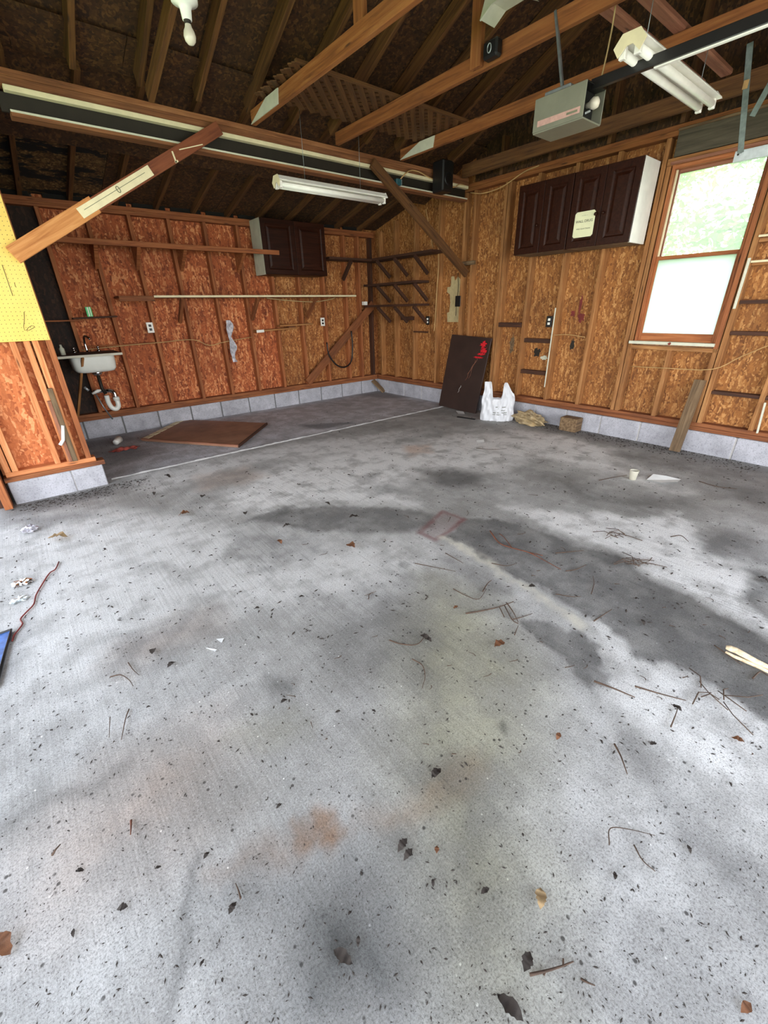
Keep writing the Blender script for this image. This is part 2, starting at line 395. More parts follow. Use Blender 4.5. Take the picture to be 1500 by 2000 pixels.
# slab stains, with shade and near-floor dimming painted among them: (channel, amount, outline, edge softness)
DAMP_DIM, RUST, OLIVE, OIL_SHADE = 0, 1, 2, 3
STAINS_SHADE = [
 (DAMP_DIM, .85, fp((868,1050),(905,1012),(960,1012),(1020,1028),(1080,1045),(1120,1068),(1205,1088),(1275,1135),(1350,1165),(1410,1205),(1495,1248),(1560,1300),(1560,1420),(1480,1400),(1400,1350),(1340,1310),(1315,1298),(1240,1290),(1218,1252),(1170,1218),(1138,1205),(1080,1165),(1050,1142),(1010,1135),(965,1105),(930,1075)), .016),
 (DAMP_DIM, .8, fp((1015,1210),(1070,1215),(1130,1235),(1165,1260),(1180,1295),(1200,1335),(1180,1348),(1140,1330),(1105,1285),(1050,1250)), .012),
 (DAMP_DIM, .55, fp((865,1090),(915,1100),(965,1130),(992,1160),(970,1172),(930,1165),(890,1130)), .04),
 (DAMP_DIM, .75, fp((1365,1050),(1395,1035),(1450,1045),(1510,1058),(1510,1098),(1450,1095),(1395,1085)), .06),
 (DAMP_DIM, .55, fp((1000,1010),(1130,1060),(1130,1080),(980,1020)), .05),
 (DAMP_DIM, .6, fp((1035,920),(1110,930),(1170,965),(1340,975),(1350,992),(1240,1000),(1150,985),(1060,950)), .12),
 (DAMP_DIM, .6, fp((1370,935),(1500,960),(1500,985),(1420,975)), .15),
 (DAMP_DIM, .55, fp((1180,880),(1300,890),(1500,925),(1500,950),(1380,935),(1260,905)), .12),
 (DAMP_DIM, .7, fp((820,918),(880,915),(950,930),(940,950),(880,955),(850,945)), .1),
 (DAMP_DIM, .7, fp((520,1018),(570,992),(640,990),(750,990),(850,1005),(840,1030),(760,1042),(690,1038),(600,1038),(540,1022)), .03),
 (OIL_SHADE, .55, fp((488,1016),(540,990),(570,988),(560,1004),(525,1016)), .02),
 (OIL_SHADE, .35, fp((835,925),(900,922),(935,935),(900,950),(850,945)), .08),
 (OIL_SHADE, .8, fp((1462,1120),(1500,1120),(1500,1200),(1480,1185),(1470,1150)), .04),
 (OIL_SHADE, .45, fp((1400,935),(1500,950),(1500,985),(1430,965)), .2),
 (OIL_SHADE, .5, fp((520,1320),(565,1320),(570,1350),(540,1362),(515,1345)), .03),
 (OIL_SHADE, .4, fp((500,1105),(525,1105),(525,1120),(503,1120)), .03),
 (OIL_SHADE, .55, fp((970,1405),(990,1405),(992,1425),(972,1425)), .012),
 (OIL_SHADE, .45, fp((780,1095),(802,1095),(802,1112),(782,1112)), .012),
 (OIL_SHADE, .5, fp((590,832),(640,825),(690,822),(690,828),(620,838)), .04),
 (OIL_SHADE, .4, fp((0,1600),(140,1540),(270,1475),(255,1500),(130,1570),(0,1630)), .03),  # bluish streak: a band of shadow painted into the slab
 (OIL_SHADE, .6, fp((385,1660),(400,1650),(392,1740),(372,1830),(350,1920),(330,2000),(310,2000),(345,1880),(370,1760)), .018),
 (OIL_SHADE, .95, fp((560,1740),(640,1700),(690,1690),(740,1720),(780,1790),(800,1900),(790,2010),(560,2010),(545,1900)), .12),  # dark stain, deepened to tone down the brightly lit near floor
 (OIL_SHADE, .5, fp((430,1760),(560,1650),(760,1640),(830,1760),(850,2010),(480,2010),(500,1880)), .1),
 (DAMP_DIM, .55, fp((840,1480),(1000,1500),(1040,1700),(1000,1900),(880,2010),(820,1800)), .15),
 (RUST, .8, fp((550,1625),(590,1612),(620,1585),(650,1580),(660,1612),(690,1640),(680,1660),(640,1655),(600,1650),(565,1668)), .02),
 (RUST, .55, fp((720,1600),(760,1580),(830,1545),(870,1500),(920,1480),(940,1510),(900,1545),(820,1570),(750,1615)), .05),
 (RUST, .5, fp((425,1690),(460,1690),(500,1650),(560,1650),(540,1690),(470,1710)), .05),
 (RUST, .25, fp((240,1260),(330,1215),(420,1190),(430,1230),(330,1270),(250,1310),(200,1300)), .1),
 (RUST, .3, fp((380,930),(480,910),(520,930),(450,950),(390,960)), .08),
 (RUST, .45, fp((790,870),(840,868),(840,884),(800,892)), .05),
 (OLIVE, .58, fp((840,1130),(960,1180),(1010,1260),(1060,1360),(1050,1480),(1000,1600),(1080,1720),(1060,1990),(900,1990),(820,1700),(780,1500),(780,1300)), .15),
 (OLIVE, .7, fp((900,1450),(960,1440),(990,1500),(930,1530)), .06),
 (OLIVE, .35, fp((450,1430),(560,1390),(600,1420),(500,1460)), .06),
 (OIL_SHADE, .5, fp((30,985),(180,955),(215,950),(215,965),(120,990),(0,1020),(0,995)), .06),
 (OIL_SHADE, .4, fp((0,1015),(180,1000),(200,985),(170,1010),(60,1040)), .05),
]
STAINS_SHADE += [(OIL_SHADE, .42, [(-.0, -2.6), (-.0, -7), (-.32, -7), (-.28, -4.4), (-.35, -3.6), (-.2, -2.9)], .12)]
# pale dusty wear, plus brightness painted in where the back floor lacks light
PALE = [
 (.9, fp((560,905),(700,880),(900,850),(1010,850),(1090,870),(1010,900),(960,920),(830,912),(770,950),(820,985),(700,985),(580,985),(500,1000),(420,990),(480,940)), .12),
 (.9, fp((1000,840),(1100,850),(1200,880),(1200,905),(1330,960),(1150,915),(1030,895)), .12),
 (.9, fp((980,990),(1100,1000),(1250,1010),(1330,1000),(1360,1050),(1400,1100),(1480,1150),(1500,1240),(1420,1190),(1300,1125),(1200,1080),(1090,1035)), .06),
 (.45, fp((0,1040),(200,1000),(400,1000),(480,1040),(600,1050),(820,1060),(850,1100),(700,1200),(400,1180),(200,1260),(0,1450)), .15),
 (.8, fp((1170,1215),(1230,1290),(1330,1315),(1500,1430),(1500,1600),(1350,1480),(1230,1400),(1200,1330)), .06),
 (.35, fp((1130,1560),(1250,1520),(1350,1650),(1330,1800),(1150,1750)), .12),
 (.15, fp((0,1650),(260,1560),(340,1700),(250,2000),(0,2000)), .15),
 (.7, fp((250,930),(560,870),(800,840),(760,880),(520,900),(300,960)), .1),
]
RED_MARK = fp((818,1040),(866,999),(905,1014),(850,1056))
STAINS_SHADE += [(DAMP_DIM, .5, fp((1205,1420),(1270,1480),(1330,1560),(1420,1650),(1500,1720),(1500,1850),(1380,1720),(1280,1580),(1215,1480)), .05),
 (DAMP_DIM, .35, fp((1050,1650),(1250,1700),(1500,1900),(1500,2010),(1050,2010)), .2), (RUST, .35, fp((200,1500),(420,1400),(450,1560),(300,1700),(60,1800),(60,1640)), .15),  # broad soft near-right patch painted to dim the overbright floor
 (DAMP_DIM, .4, fp((600,1180),(800,1120),(850,1200),(830,1340),(640,1330)), .12), (DAMP_DIM, .4, fp((230,1240),(420,1190),(430,1230),(330,1290),(210,1310)), .06),
 (OIL_SHADE, .35, fp((700,955),(760,945),(800,960),(730,968)), .05), (DAMP_DIM, .5, fp((460,1040),(600,1050),(640,1080),(540,1100),(440,1080)), .08), (DAMP_DIM, .5, fp((690,930),(740,925),(735,945),(700,945)), .04)]
RIDGE = fp((866,1052),(905,1068),(940,1085),(965,1105),(985,1130),(1030,1150),(1100,1200),(1140,1230))
def slab(name, x0, x1, y0, y1, z, step, parent, mat, stains):
    xs = np.linspace(x0, x1, int(round((x1-x0)/step))+1); ys = np.linspace(y0, y1, int(round((y1-y0)/step))+1)
    X, Y = np.meshgrid(xs, ys); nx, ny = len(xs), len(ys)
    wx, wy = wob(X, Y, 11, 3)*.025+wob(X, Y, 34, 5)*.014+wob(X, Y, 80, 7)*.008, wob(X, Y, 11, 4)*.025+wob(X, Y, 34, 6)*.014+wob(X, Y, 80, 8)*.008
    ch = np.zeros((4,)+X.shape)
    for c, a, pl, soft in stains:
        m = poly_mask(X+wx, Y+wy, pl, soft)*min(1, a*1.15); ch[c] = np.maximum(ch[c], m)
    red = line_mask(X+wx*.3, Y+wy*.3, RED_MARK+RED_MARK[:1], .018, .012)*.8
    red = np.maximum(red, poly_mask(X, Y, RED_MARK, .02)*.3)
    lite = line_mask(X+wx, Y+wy, RIDGE, .022, .02)
    V = np.stack([X.ravel(), Y.ravel(), np.full(X.size, z)], 1)
    i = (np.arange(ny-1)[:, None]*nx+np.arange(nx-1)[None]).ravel()
    F = np.stack([i, i+1, i+nx+1, i+nx], 1)
    me = bpy.data.meshes.new(name); me.vertices.add(len(V)); me.vertices.foreach_set('co', V.ravel())
    me.loops.add(F.size); me.loops.foreach_set('vertex_index', F.ravel())
    me.polygons.add(len(F)); me.polygons.foreach_set('loop_start', np.arange(len(F))*4); me.polygons.foreach_set('loop_total', np.full(len(F), 4))
    me.update(calc_edges=True)
    a1 = me.color_attributes.new('stain', 'FLOAT_COLOR', 'POINT'); a1.data.foreach_set('color', np.moveaxis(ch, 0, -1).astype(np.float32).ravel())
    pale = np.zeros(X.shape)
    for a, pl, soft in PALE: pale = np.maximum(pale, a*poly_mask(X+wx*2, Y+wy*2, pl, soft))
    mk = np.stack([red, lite, ch[3], pale], -1)
    a2 = me.color_attributes.new('mark', 'FLOAT_COLOR', 'POINT'); a2.data.foreach_set('color', mk.astype(np.float32).ravel())
    return link(name, me, parent, mat)
def concrete(name, lo, hi):
    t = NT(name); v = t.obj((1, 1, 1), rand=False)
    big = t.noise(v, 1.1, 6, .62); mid = t.noise(v, 6, 5, .6); grain = t.noise(v, 190, 5, .8); grain2 = t.noise(v, 95, 4, .8)
    broom = t.noise(t.obj((95, 2.0, 1), rand=False, rot=(0, 0, .05)), 1.0, 3, .6)
    c = t.ramp(big, (.36, lo), (.62, hi))
    c = t.mix(t.math('MULTIPLY', t.ramp(mid, (.44, G0(1)), (.6, G0(0))), .4), c, S(126, 124, 120))
    at = t.new('ShaderNodeAttribute', attribute_name='stain'); sp = t.new('ShaderNodeSeparateColor'); t.l.new(at.outputs['Color'], sp.inputs[0])
    at2 = t.new('ShaderNodeAttribute', attribute_name='mark'); sp2 = t.new('ShaderNodeSeparateColor'); t.l.new(at2.outputs['Color'], sp2.inputs[0])
    def ragged(m, lo_=.25, k=.55):
        return t.math('MULTIPLY', m, t.ramp(mid, (.25, G0(lo_)), (.6, G0(1))))
    c = t.mix(t.math('MULTIPLY', at2.outputs['Alpha'], t.ramp(mid, (.34, G0(.25)), (.52, G0(1)))), c, S(240, 240, 238))
    c = t.mix(t.math('MULTIPLY', t.ramp(grain, (.36, G0(1)), (.52, G0(0))), .6), c, S(88, 86, 82))
    c = t.mix(t.math('MULTIPLY', t.ramp(grain2, (.34, G0(1)), (.46, G0(0))), .28), c, S(84, 82, 78))
    c = t.mix(t.math('MULTIPLY', t.ramp(grain2, (.56, G0(0)), (.66, G0(1))), .3), c, S(222, 222, 220))
    c = t.mix(t.math('MULTIPLY', t.ramp(broom, (.3, G0(1)), (.55, G0(0))), t.math('MULTIPLY', t.ramp(big, (.4, G0(1)), (.55, G0(.4))), .36)), c, S(110, 110, 106))
    sp3 = t.voro(v, 28); sel = t.noise(v, 9, 2)
    c = t.mix(t.math('MULTIPLY', t.ramp(sp3, (.1, G0(1)), (.17, G0(0))), t.ramp(sel, (.5, G0(0)), (.58, G0(.85)))), c, S(52, 48, 44))
    sp4 = t.voro(t.obj((1, 1, 1), rand=False, rot=(0, 0, 1)), 17)
    c = t.mix(t.math('MULTIPLY', t.ramp(sp4, (.03, G0(1)), (.06, G0(0))), .9), c, S(232, 232, 228))
    c = t.mix(sp.outputs[0], c, t.ramp(mid, (.3, S(158, 158, 160)), (.7, S(190, 189, 187))), 'MULTIPLY')
    c = t.mix(ragged(sp.outputs[1], .4), c, S(214, 164, 122), 'MULTIPLY')
    c = t.mix(ragged(sp.outputs[2], .6), c, S(214, 210, 170), 'MULTIPLY')
    c = t.mix(ragged(sp2.outputs[2], .55), c, S(92, 94, 93), 'MULTIPLY')
    c = t.mix(t.math('MULTIPLY', sp2.outputs[0], t.ramp(mid, (.3, G0(.5)), (.6, G0(1)))), c, S(112, 60, 60))
    c = t.mix(t.math('MULTIPLY', sp2.outputs[1], t.ramp(mid, (.35, G0(.3)), (.6, G0(.9)))), c, S(204, 200, 184))
    h = t.math('ADD', t.math('MULTIPLY', broom, .7), t.math('ADD', grain, t.math('MULTIPLY', mid, .8)))
    t.bump(h, .5, .004)
    return t.done(c, .82)
M['concrete'] = concrete('concrete', S(160, 159, 155), S(196, 196, 194))
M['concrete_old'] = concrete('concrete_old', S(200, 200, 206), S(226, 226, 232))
fl = slab('floor', -6.4, 0.0, -7.32, -1.758, 0.0, .02, None, 'concrete', STAINS_SHADE); tag(fl, kind='structure')
fl2 = slab('concrete_slab', -5.2, 0.0, -1.742, 0.0, -.004, .03, fl, 'concrete_old',
           [(OIL_SHADE, .5, [(-.5, -.05), (0, -.05), (0, -.9), (-.4, -.6)], .1), (OIL_SHADE, .6, fp((585,830),(640,826),(690,822),(690,827),(620,838)), .04), (OIL_SHADE, .5, [(-5.2, -.6), (-3.9, -.5), (-3.9, 0), (-5.2, 0)], .15),
            (OIL_SHADE, .45, [(-4.4, -1.3), (-3.95, -1.2), (-4.0, -.7), (-4.5, -.6)], .1)])  # bay-end patches under the sink and by the stub are painted shade
mesh('slab_joint', [(-6.4, -1.775, -.02), (0, -1.775, -.02), (0, -1.735, -.02), (-6.4, -1.735, -.02)], [(0, 1, 2, 3)], 'mortar', fl)
rv, rf = [], []
xs_ = np.linspace(-4.45, -.05, 90)
for i, x in enumerate(xs_):
    w_ = .009+.007*random.random(); j = random.uniform(-.006, .006)
    rv += [(x, -1.752-w_+j, .001), (x, -1.75+j, .007+.006*random.random()), (x, -1.746+w_+j, .001)]
for i in range(len(xs_)-1):
    a = i*3; rf += [(a, a+3, a+4, a+1), (a+1, a+4, a+5, a+2)]
mesh('joint_ridge', rv, rf, 'mortar', fl)

# ------------------------------------------------------------------ walls
def block_course(parent, axis, fixed, depth, a0, a1, joint0, z0=-.01, z1=.2):
    """one course of 16 inch blocks; axis 0 runs along x, 1 along y; fixed is the room face"""
    L = .4064; k0 = math.ceil((a0-joint0)/L); edges = [a0]+[joint0+L*k for k in range(k0, k0+40) if a0+.06 < joint0+L*k < a1-.06]+[a1]
    for e0, e1 in zip(edges[:-1], edges[1:]):
        j = random.uniform(-.003, .003)
        if axis == 0: box('concrete_block', (e0+.007, fixed+j, z0), (e1-.007, fixed+depth+j, z1), 'block', parent, .006)
        else: box('concrete_block', (fixed+j, e0+.007, z0), (fixed+depth+j, e1-.007, z1), 'block', parent, .006)
    if axis == 0: box('mortar_bed', (a0, fixed+.016, z0), (a1, fixed+depth-.01, z1-.004), 'mortar_gray', parent, 0)
    else: box('mortar_bed', (fixed+.009, a0, z0), (fixed+depth-.01, a1, z1-.004), 'mortar', parent, 0)
SX = [-.30, -.56, -.965, -1.37, -1.775, -2.18, -2.585, -2.99, -3.395, -3.80, -4.205, -4.61, -5.0]
# wall_back: far wall of the lean-to bay
wa = box('wall_back', (-5.2, .112, .2), (.2, .15, 2.5), 'siding', None, 0); tag(wa, kind='structure')
block_course(wa, 0, 0.0, .18, -5.2, -.002, -.35)
bar('sill_plate', (-5.2, .05, .22), (-.0, .05, .22), .1, .038, 'plate', wa); bar('sill_plate', (-5.2, .05, .258), (-.0, .05, .258), .096, .036, 'plate', wa)
for k, x in enumerate(SX): bar('stud', (x, .05, .276), (x, .05, 2.29), .038, .088, 'stud_red', wa, up=(0, 1, 0))
bar('stud', (-.06, .05, .276), (-.06, .05, 2.29), .038, .088, 'darkwood', wa, up=(0, 1, 0))
bar('top_plate', (-5.2, .05, 2.309), (0, .05, 2.309), .09, .036, 'stud_red', wa); bar('top_plate', (-5.2, .05, 2.346), (0, .05, 2.346), .09, .036, 'stud_red', wa)
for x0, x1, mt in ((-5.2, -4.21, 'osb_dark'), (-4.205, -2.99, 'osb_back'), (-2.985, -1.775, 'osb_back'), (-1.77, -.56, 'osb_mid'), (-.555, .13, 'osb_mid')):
    box('osb_panel', (x0, .098, .2), (x1, .112, 2.44), mt, wa, .001)
bar('blocking', (-4.186, .05, 1.0), (-3.82, .05, 1.0), .06, .012, 'stud_red', wa)
bar('blocking', (-3.78, .05, 1.0), (-3.414, .05, 1.0), .06, .012, 'stud_red', wa)
for x in (-4.4, -3.95, -3.55, -3.15, -2.75, -2.35, -1.95, -1.55, -1.15, -.75, -.35):
    bar('eave_gap_fill', (x-.17, .075, 2.41), (x+.17, .075, 2.41), .02, .085, 'void', wa)  # near-black fill stands in for the shaded open gaps between rafters

# wall_right: window wall, runs the depth of garage and bay
wb = root('wall_right', (0, 0, 0), kind='structure')
YS = [-.10, -.46, -.89, -1.37, -1.80, -1.95, -2.40, -2.81, -3.225, -3.63, -4.03, -4.845, -5.235, -5.64, -6.05, -6.45, -6.86, -7.26]
block_course(wb, 1, 0.0, .18, -7.3, 0.18, -3.945)
for z in (.22, .258): bar('sill_plate', (.064, -7.3, z), (.064, .1, z), .09, .036, 'plate', wb)
PX = .064
def roofz_b(y): return 2.37-.25*y if y > -1.9 else 2.56
for y in YS:
    top = roofz_b(y)-.03 if y > -1.7 else 2.56
    bar('stud', (PX, y, .276), (PX, y, top), .038, .088, 'stud_tan', wb, up=(1, 0, 0))
bar('stud', (PX, -2.445, .276), (PX, -2.445, 2.56), .038, .088, 'stud_tan', wb, up=(1, 0, 0))
bar('stud', (PX, -4.44, .276), (PX, -4.44, .9), .038, .088, 'stud_tan', wb, up=(1, 0, 0))
bar('stud', (PX, -4.075, .276), (PX, -4.075, 2.36), .038, .088, 'stud_tan', wb, up=(1, 0, 0))
bar('stud', (PX, -4.80, .276), (PX, -4.80, 2.36), .038, .088, 'stud_tan', wb, up=(1, 0, 0))
bar('rough_sill', (PX, -4.06, .915), (PX, -4.82, .915), .088, .036, 'stud_tan', wb)
for z in (2.58, 2.617): bar('top_plate', (PX, -7.3, z), (PX, -1.78, z), .1, .036, 'joist', wb)
bar('header', (.03, -4.10, 2.50), (.03, -5.9, 2.50), .05, .17, 'graywood', wb)
bar('header_strip', (.0, -4.10, 2.592), (.0, -5.9, 2.592), .03, .016, 'weathered', wb)
bar('head_board', (.03, -4.06, 2.385), (.03, -5.9, 2.385), .05, .05, 'stud_tan', wb)
def osb_b(y0, y1, z0, z1, mt='osb_right'): box('osb_panel', (.109, y1, z0), (.124, y0, z1), mt, wb, .001)
for y0, y1 in ((.112, -1.17), (-1.175, -1.86)):
    za, zb = 2.37-.25*y0+.1, 2.37-.25*y1+.1
    prism('osb_panel', [(.109, y0, .2), (.109, y1, .2), (.109, y1, zb), (.109, y0, za)], (.015, 0, 0), 'osb_right', wb)
osb_b(-1.865, -2.43, .2, 2.64); osb_b(-2.435, -3.63, .2, 2.64); osb_b(-3.635, -4.10, .2, 2.64); osb_b(-4.105, -4.80, .2, .95); osb_b(-4.105, -4.80, 2.36, 2.64)
osb_b(-4.805, -6.02, .2, 2.64); osb_b(-6.025, -7.3, .2, 2.64)
# gable above the plate
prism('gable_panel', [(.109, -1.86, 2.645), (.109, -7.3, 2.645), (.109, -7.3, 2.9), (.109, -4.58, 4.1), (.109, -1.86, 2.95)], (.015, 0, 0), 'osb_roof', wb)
for y in (-2.3, -2.9, -3.5, -4.1, -4.7, -5.3): bar('gable_stud', (PX, y, 2.64), (PX, y, min(2.8+.42*(-y-1.86), 2.8+.42*(y+7.3))), .038, .088, 'rafter', wb, up=(1, 0, 0))
GABLE_L = [(-6.4, -1.6, 2.2), (-6.4, -7.5, 2.2), (-6.4, -7.5, 2.9), (-6.4, -4.58, 4.2), (-6.4, -1.6, 2.95)]
# blocking rows between studs
for y0, y1, z in ((-4.865, -5.215, 1.74), (-4.865, -5.215, 1.58), (-4.865, -5.215, 1.30), (-4.865, -5.215, 1.06), (-4.865, -5.215, .56), (-5.255, -5.62, 1.40), (-5.255, -5.62, .56)):
    bar('blocking', (PX+.005, y0, z), (PX+.005, y1, z), .075, .03, 'darkwood' if z < 1.5 else 'stud_tan', wb)
for z in (.93, .57): bar('blocking', (PX+.01, -2.83, z), (PX+.01, -3.205, z), .06, .045, 'darkwood', wb)
for z in (1.755, 1.58): bar('painted_edge', (.012, -4.86, z+.012), (.012, -5.23, z+.012), .012, .016, 'cream', wb)
bar('painted_edge', (.014, -4.845, 1.25), (.014, -4.845, 1.62), .02, .014, 'offwhite', wb, up=(1, 0, 0))
bar('blocking', (.03, -2.465, 1.10), (.03, -2.79, 1.10), .06, .05, 'darkwood', wb)
# outer skin with the window opening left free
box('outer_siding', (.126, -4.10, -.1), (.16, .0, 2.9), 'siding', wb, 0); box('outer_siding', (.126, -7.3, -.1), (.16, -4.81, 2.9), 'siding', wb, 0)
box('outer_siding', (.126, -4.81, -.1), (.16, -4.10, .93), 'siding', wb, 0); box('outer_siding', (.126, -4.81, 2.36), (.16, -4.10, 2.9), 'siding', wb, 0)
# paint and dirt on the boards (thin flakes of real paint)
def splat(name, y, z, ry, rz, mat, parent, x=.1075, seed=0):
    g = random.Random(seed); n = 22; pts = []
    for k in range(n):
        a = 2*math.pi*k/n; q = g.uniform(.55, 1.1); pts.append((x, y+ry*q*math.cos(a), z+rz*q*math.sin(a)))
    return prism(name, pts, (.0012, 0, 0), mat, parent)
splat('drywall_patch', -1.58, 1.50, .10, .2, 'patch', wb, seed=2)
prism('drywall_patch', [(.1065, y, z) for y, z in ((-1.50, 1.12), (-1.75, 1.12), (-1.76, 1.45), (-1.74, 1.62), (-1.66, 1.68), (-1.60, 1.62), (-1.60, 1.42), (-1.54, 1.36), (-1.53, 1.25), (-1.49, 1.24))], (.001, 0, 0), 'patch', wb)
splat('paint_smear', -2.99, .79, .05, .06, 'steel_dark', wb, seed=5); splat('paint_smear', -3.09, .74, .05, .03, 'offwhite', wb, seed=6)
splat('paint_smear', -2.62, .86, .04, .14, 'weathered', wb, seed=8); splat('paint_smear', -3.42, .9, .03, .07, 'steel_dark', wb, seed=9)
splat('paint_smear', -3.47, 1.18, .05, .05, 'redbrown', wb, seed=11); splat('paint_smear', -3.44, 1.3, .018, .12, 'redbrown', wb, seed=12); splat('paint_smear', -3.37, 1.22, .03, .04, 'redbrown', wb, seed=13)
bar('painted_edge', (.015, -3.205, .42), (.015, -3.205, 1.28), .014, .006, 'offwhite', wb, up=(1, 0, 0))

# left side of the bay (dark), stub wall with its own block end
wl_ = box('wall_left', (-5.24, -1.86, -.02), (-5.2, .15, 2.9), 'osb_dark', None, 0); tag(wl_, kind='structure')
ws = root('wall_front', (-4.8, YB, 0), kind='structure')
SB = -5.12
def stubblock(x0, x1): box('concrete_block', (x0, YB, -.01), (x1, YB+.2, .18), 'block', ws, .006)
stubblock(-5.12, -4.715); stubblock(-4.71, -4.49)
box('mortar_bed', (-5.118, YB+.009, -.01), (-4.5, YB+.19, .177), 'mortar', ws, 0)
bar('sill_plate', (-5.13, YB+.046, .199), (-4.465, YB+.046, .199), .1, .036, 'plate', ws); bar('sill_plate', (-5.11, YB+.05, .236), (-4.52, YB+.05, .236), .09, .036, 'stud_fresh', ws)
for x in (-5.09, -5.045, -4.775, -4.695, -4.645, -4.565): bar('stud', (x, YB+.048, .255), (x, YB+.048, 2.61), .038, .088, 'stud_fresh' if x < -4.6 else 'stud_red', ws, up=(0, 1, 0))
bar('stud', (-4.66, YB-.015, .256), (-4.66, YB-.015, .83), .034, .03, 'weathered', ws, up=(0, 1, 0))
bar('stud', (-4.69, YB-.012, .256), (-4.69, YB-.012, .74), .024, .026, 'reddish', ws, up=(0, 1, 0))
box('osb_panel', (-5.13, YB+.098, .2), (-4.55, YB+.112, 2.6), 'osb_stub', ws, .001)
# post and jamb at the open side of the stub wall
bar('jamb', (-5.165, YB-.02, 0), (-5.165, YB-.02, 2.3), .05, .12, 'stud_red', ws, up=(0, 1, 0)); bar('jamb', (-5.21, YB+.03, 0), (-5.21, YB+.03, 2.3), .03, .08, 'darkwood', ws, up=(0, 1, 0))
tube('pipe', [(-4.66, YB-.035, .55), (-4.69, YB-.034, .44), (-4.72, YB-.034, .405)], [.011, .012, .013], 'paper', ws, 8)

# outside beyond the open side, garage left wall and front wall (behind the viewer)
wlg = box('wall_left_garage', (-6.46, -7.3, 2.2), (-6.4, -1.86, 2.75), 'osb_right', None, 0); wlg.name = 'wall_side'; tag(wlg, kind='structure')
prism('gable_panel', GABLE_L, (-.05, 0, 0), 'osb_roof', wlg)
box('wall_panel', (-6.46, -2.1, -.02), (-6.4, -1.86, 2.2), 'osb_right', wlg, 0); box('wall_panel', (-6.46, -7.3, -.02), (-6.4, -6.9, 2.2), 'osb_right', wlg, 0)  # unseen opening between these panels is widened to brighten the back
wfd = box('wall_door', (-6.4, -7.36, 2.35), (0, -7.3, 2.75), 'osb_right', None, 0); tag(wfd, kind='structure')
box('wall_panel', (-6.4, -7.36, -.02), (-5.9, -7.3, 2.35), 'osb_right', wfd, 0); box('wall_panel', (-.5, -7.36, -.02), (0, -7.3, 2.35), 'osb_right', wfd, 0)
box('wall_panel', (-6.4, YB, 2.1), (-5.24, YB+.06, 2.95), 'osb_right', wfd, 0)
box('outer_siding', (-5.24, -1.86, 2.0), (-5.2, .2, 3.0), 'siding', wl_, 0)

# ------------------------------------------------------------------ roof
ce = root('ceiling', (0, 0, 0), kind='structure')
SL, YR, ZE = .42, -4.58, 2.78
xs = [-3.94+.405*k for k in range(-6, 10)]
for x in xs:
    for s in (1, -1):
        y0 = -1.80 if s == 1 else -7.36
        z0 = ZE+.02 + (-.025 if s == 1 else -.025)
        bar('rafter', (x, y0, z0+.045), (x, YR+.02*s, z0+.045+SL*abs(YR-y0)), .038, .1, 'rafter', ce, up=(0, 0, 1))
bar('ridge_board', (-6.4, YR, ZE+SL*2.75+.03), (.1, YR, ZE+SL*2.75+.03), .03, .18, 'rafter', ce)
off = .105
for i in range(6):
    x0, x1 = -6.4+i*1.083, -6.4+(i+1)*1.083-.004
    for j in range(3):
        for s in (1, -1):
            ya = -1.72-j*.96 if s == 1 else -7.44+j*.96; yb = ya-.955*s
            if s == 1: yb = max(yb, YR)
            else: yb = min(yb, YR)
            d_ = (lambda y: abs(y-(-1.80 if s == 1 else -7.36)))
            za = ZE+off+SL*((-1.80-ya) if s == 1 else (ya+7.36)); zb = ZE+off+SL*((-1.80-yb) if s == 1 else (yb+7.36))
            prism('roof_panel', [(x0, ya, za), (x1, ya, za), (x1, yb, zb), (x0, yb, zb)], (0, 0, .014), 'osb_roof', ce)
# lean-to roof
for x in xs:
    if x < -5.2: continue
    bar('rafter', (x+.042, .16, 2.375), (x+.042, -1.74, 2.375+.25*1.9), .038, .09, 'rafter', ce)
for i, (x0, x1) in enumerate(((-5.24, -4.65), (-4.645, -3.62), (-3.615, -2.42), (-2.415, -1.2), (-1.195, .12))):
    for j, (ya, yb) in enumerate(((.3, -.72), (-.725, -1.56), (-1.565, -2.02))):
        za, zb = 2.43-.25*ya, 2.43-.25*yb
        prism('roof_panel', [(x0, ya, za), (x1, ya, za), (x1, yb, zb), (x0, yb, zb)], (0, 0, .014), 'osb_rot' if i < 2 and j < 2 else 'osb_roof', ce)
zr = ZE+off+.02+SL*2.78
for pts in ([(-6.5, -1.0, ZE+off+.02-SL*.8), (-6.5, YR, zr), (.3, YR, zr), (.3, -1.0, ZE+off+.02-SL*.8)], [(-6.5, -8.1, ZE+off+.02-SL*.74), (-6.5, YR, zr), (.3, YR, zr), (.3, -8.1, ZE+off+.02-SL*.74)],
            [(-5.4, .7, 2.45-.25*.7), (-5.4, -1.9, 2.45+.25*1.9), (.3, -1.9, 2.45+.25*1.9), (.3, .7, 2.45-.25*.7)]):
    prism('roof_deck', pts, (0, 0, .05), 'osb_roof', ce)
box('fascia', (-5.4, .15, 2.0), (.3, .2, 2.6), 'siding', ce, 0)
# joists resting on the header
for k, x in enumerate((-5.2, -4.36)):
    bar('ceiling_joist', (x, -7.3, 2.74), (x, -1.82, 2.74), .036, .09, 'joist', ce)
JO = [(-2.72, 'joist'), (-1.90, 'joist'), (-1.10, 'joist')]
for x, mt in JO: bar('ceiling_joist', (x, -7.3, 2.735), (x, -1.88, 2.735), .038, .09, mt, ce)
bar('ceiling_joist', (-.16, -7.3, 2.72), (-.16, -1.90, 2.72), .038, .12, 'rafter', ce)
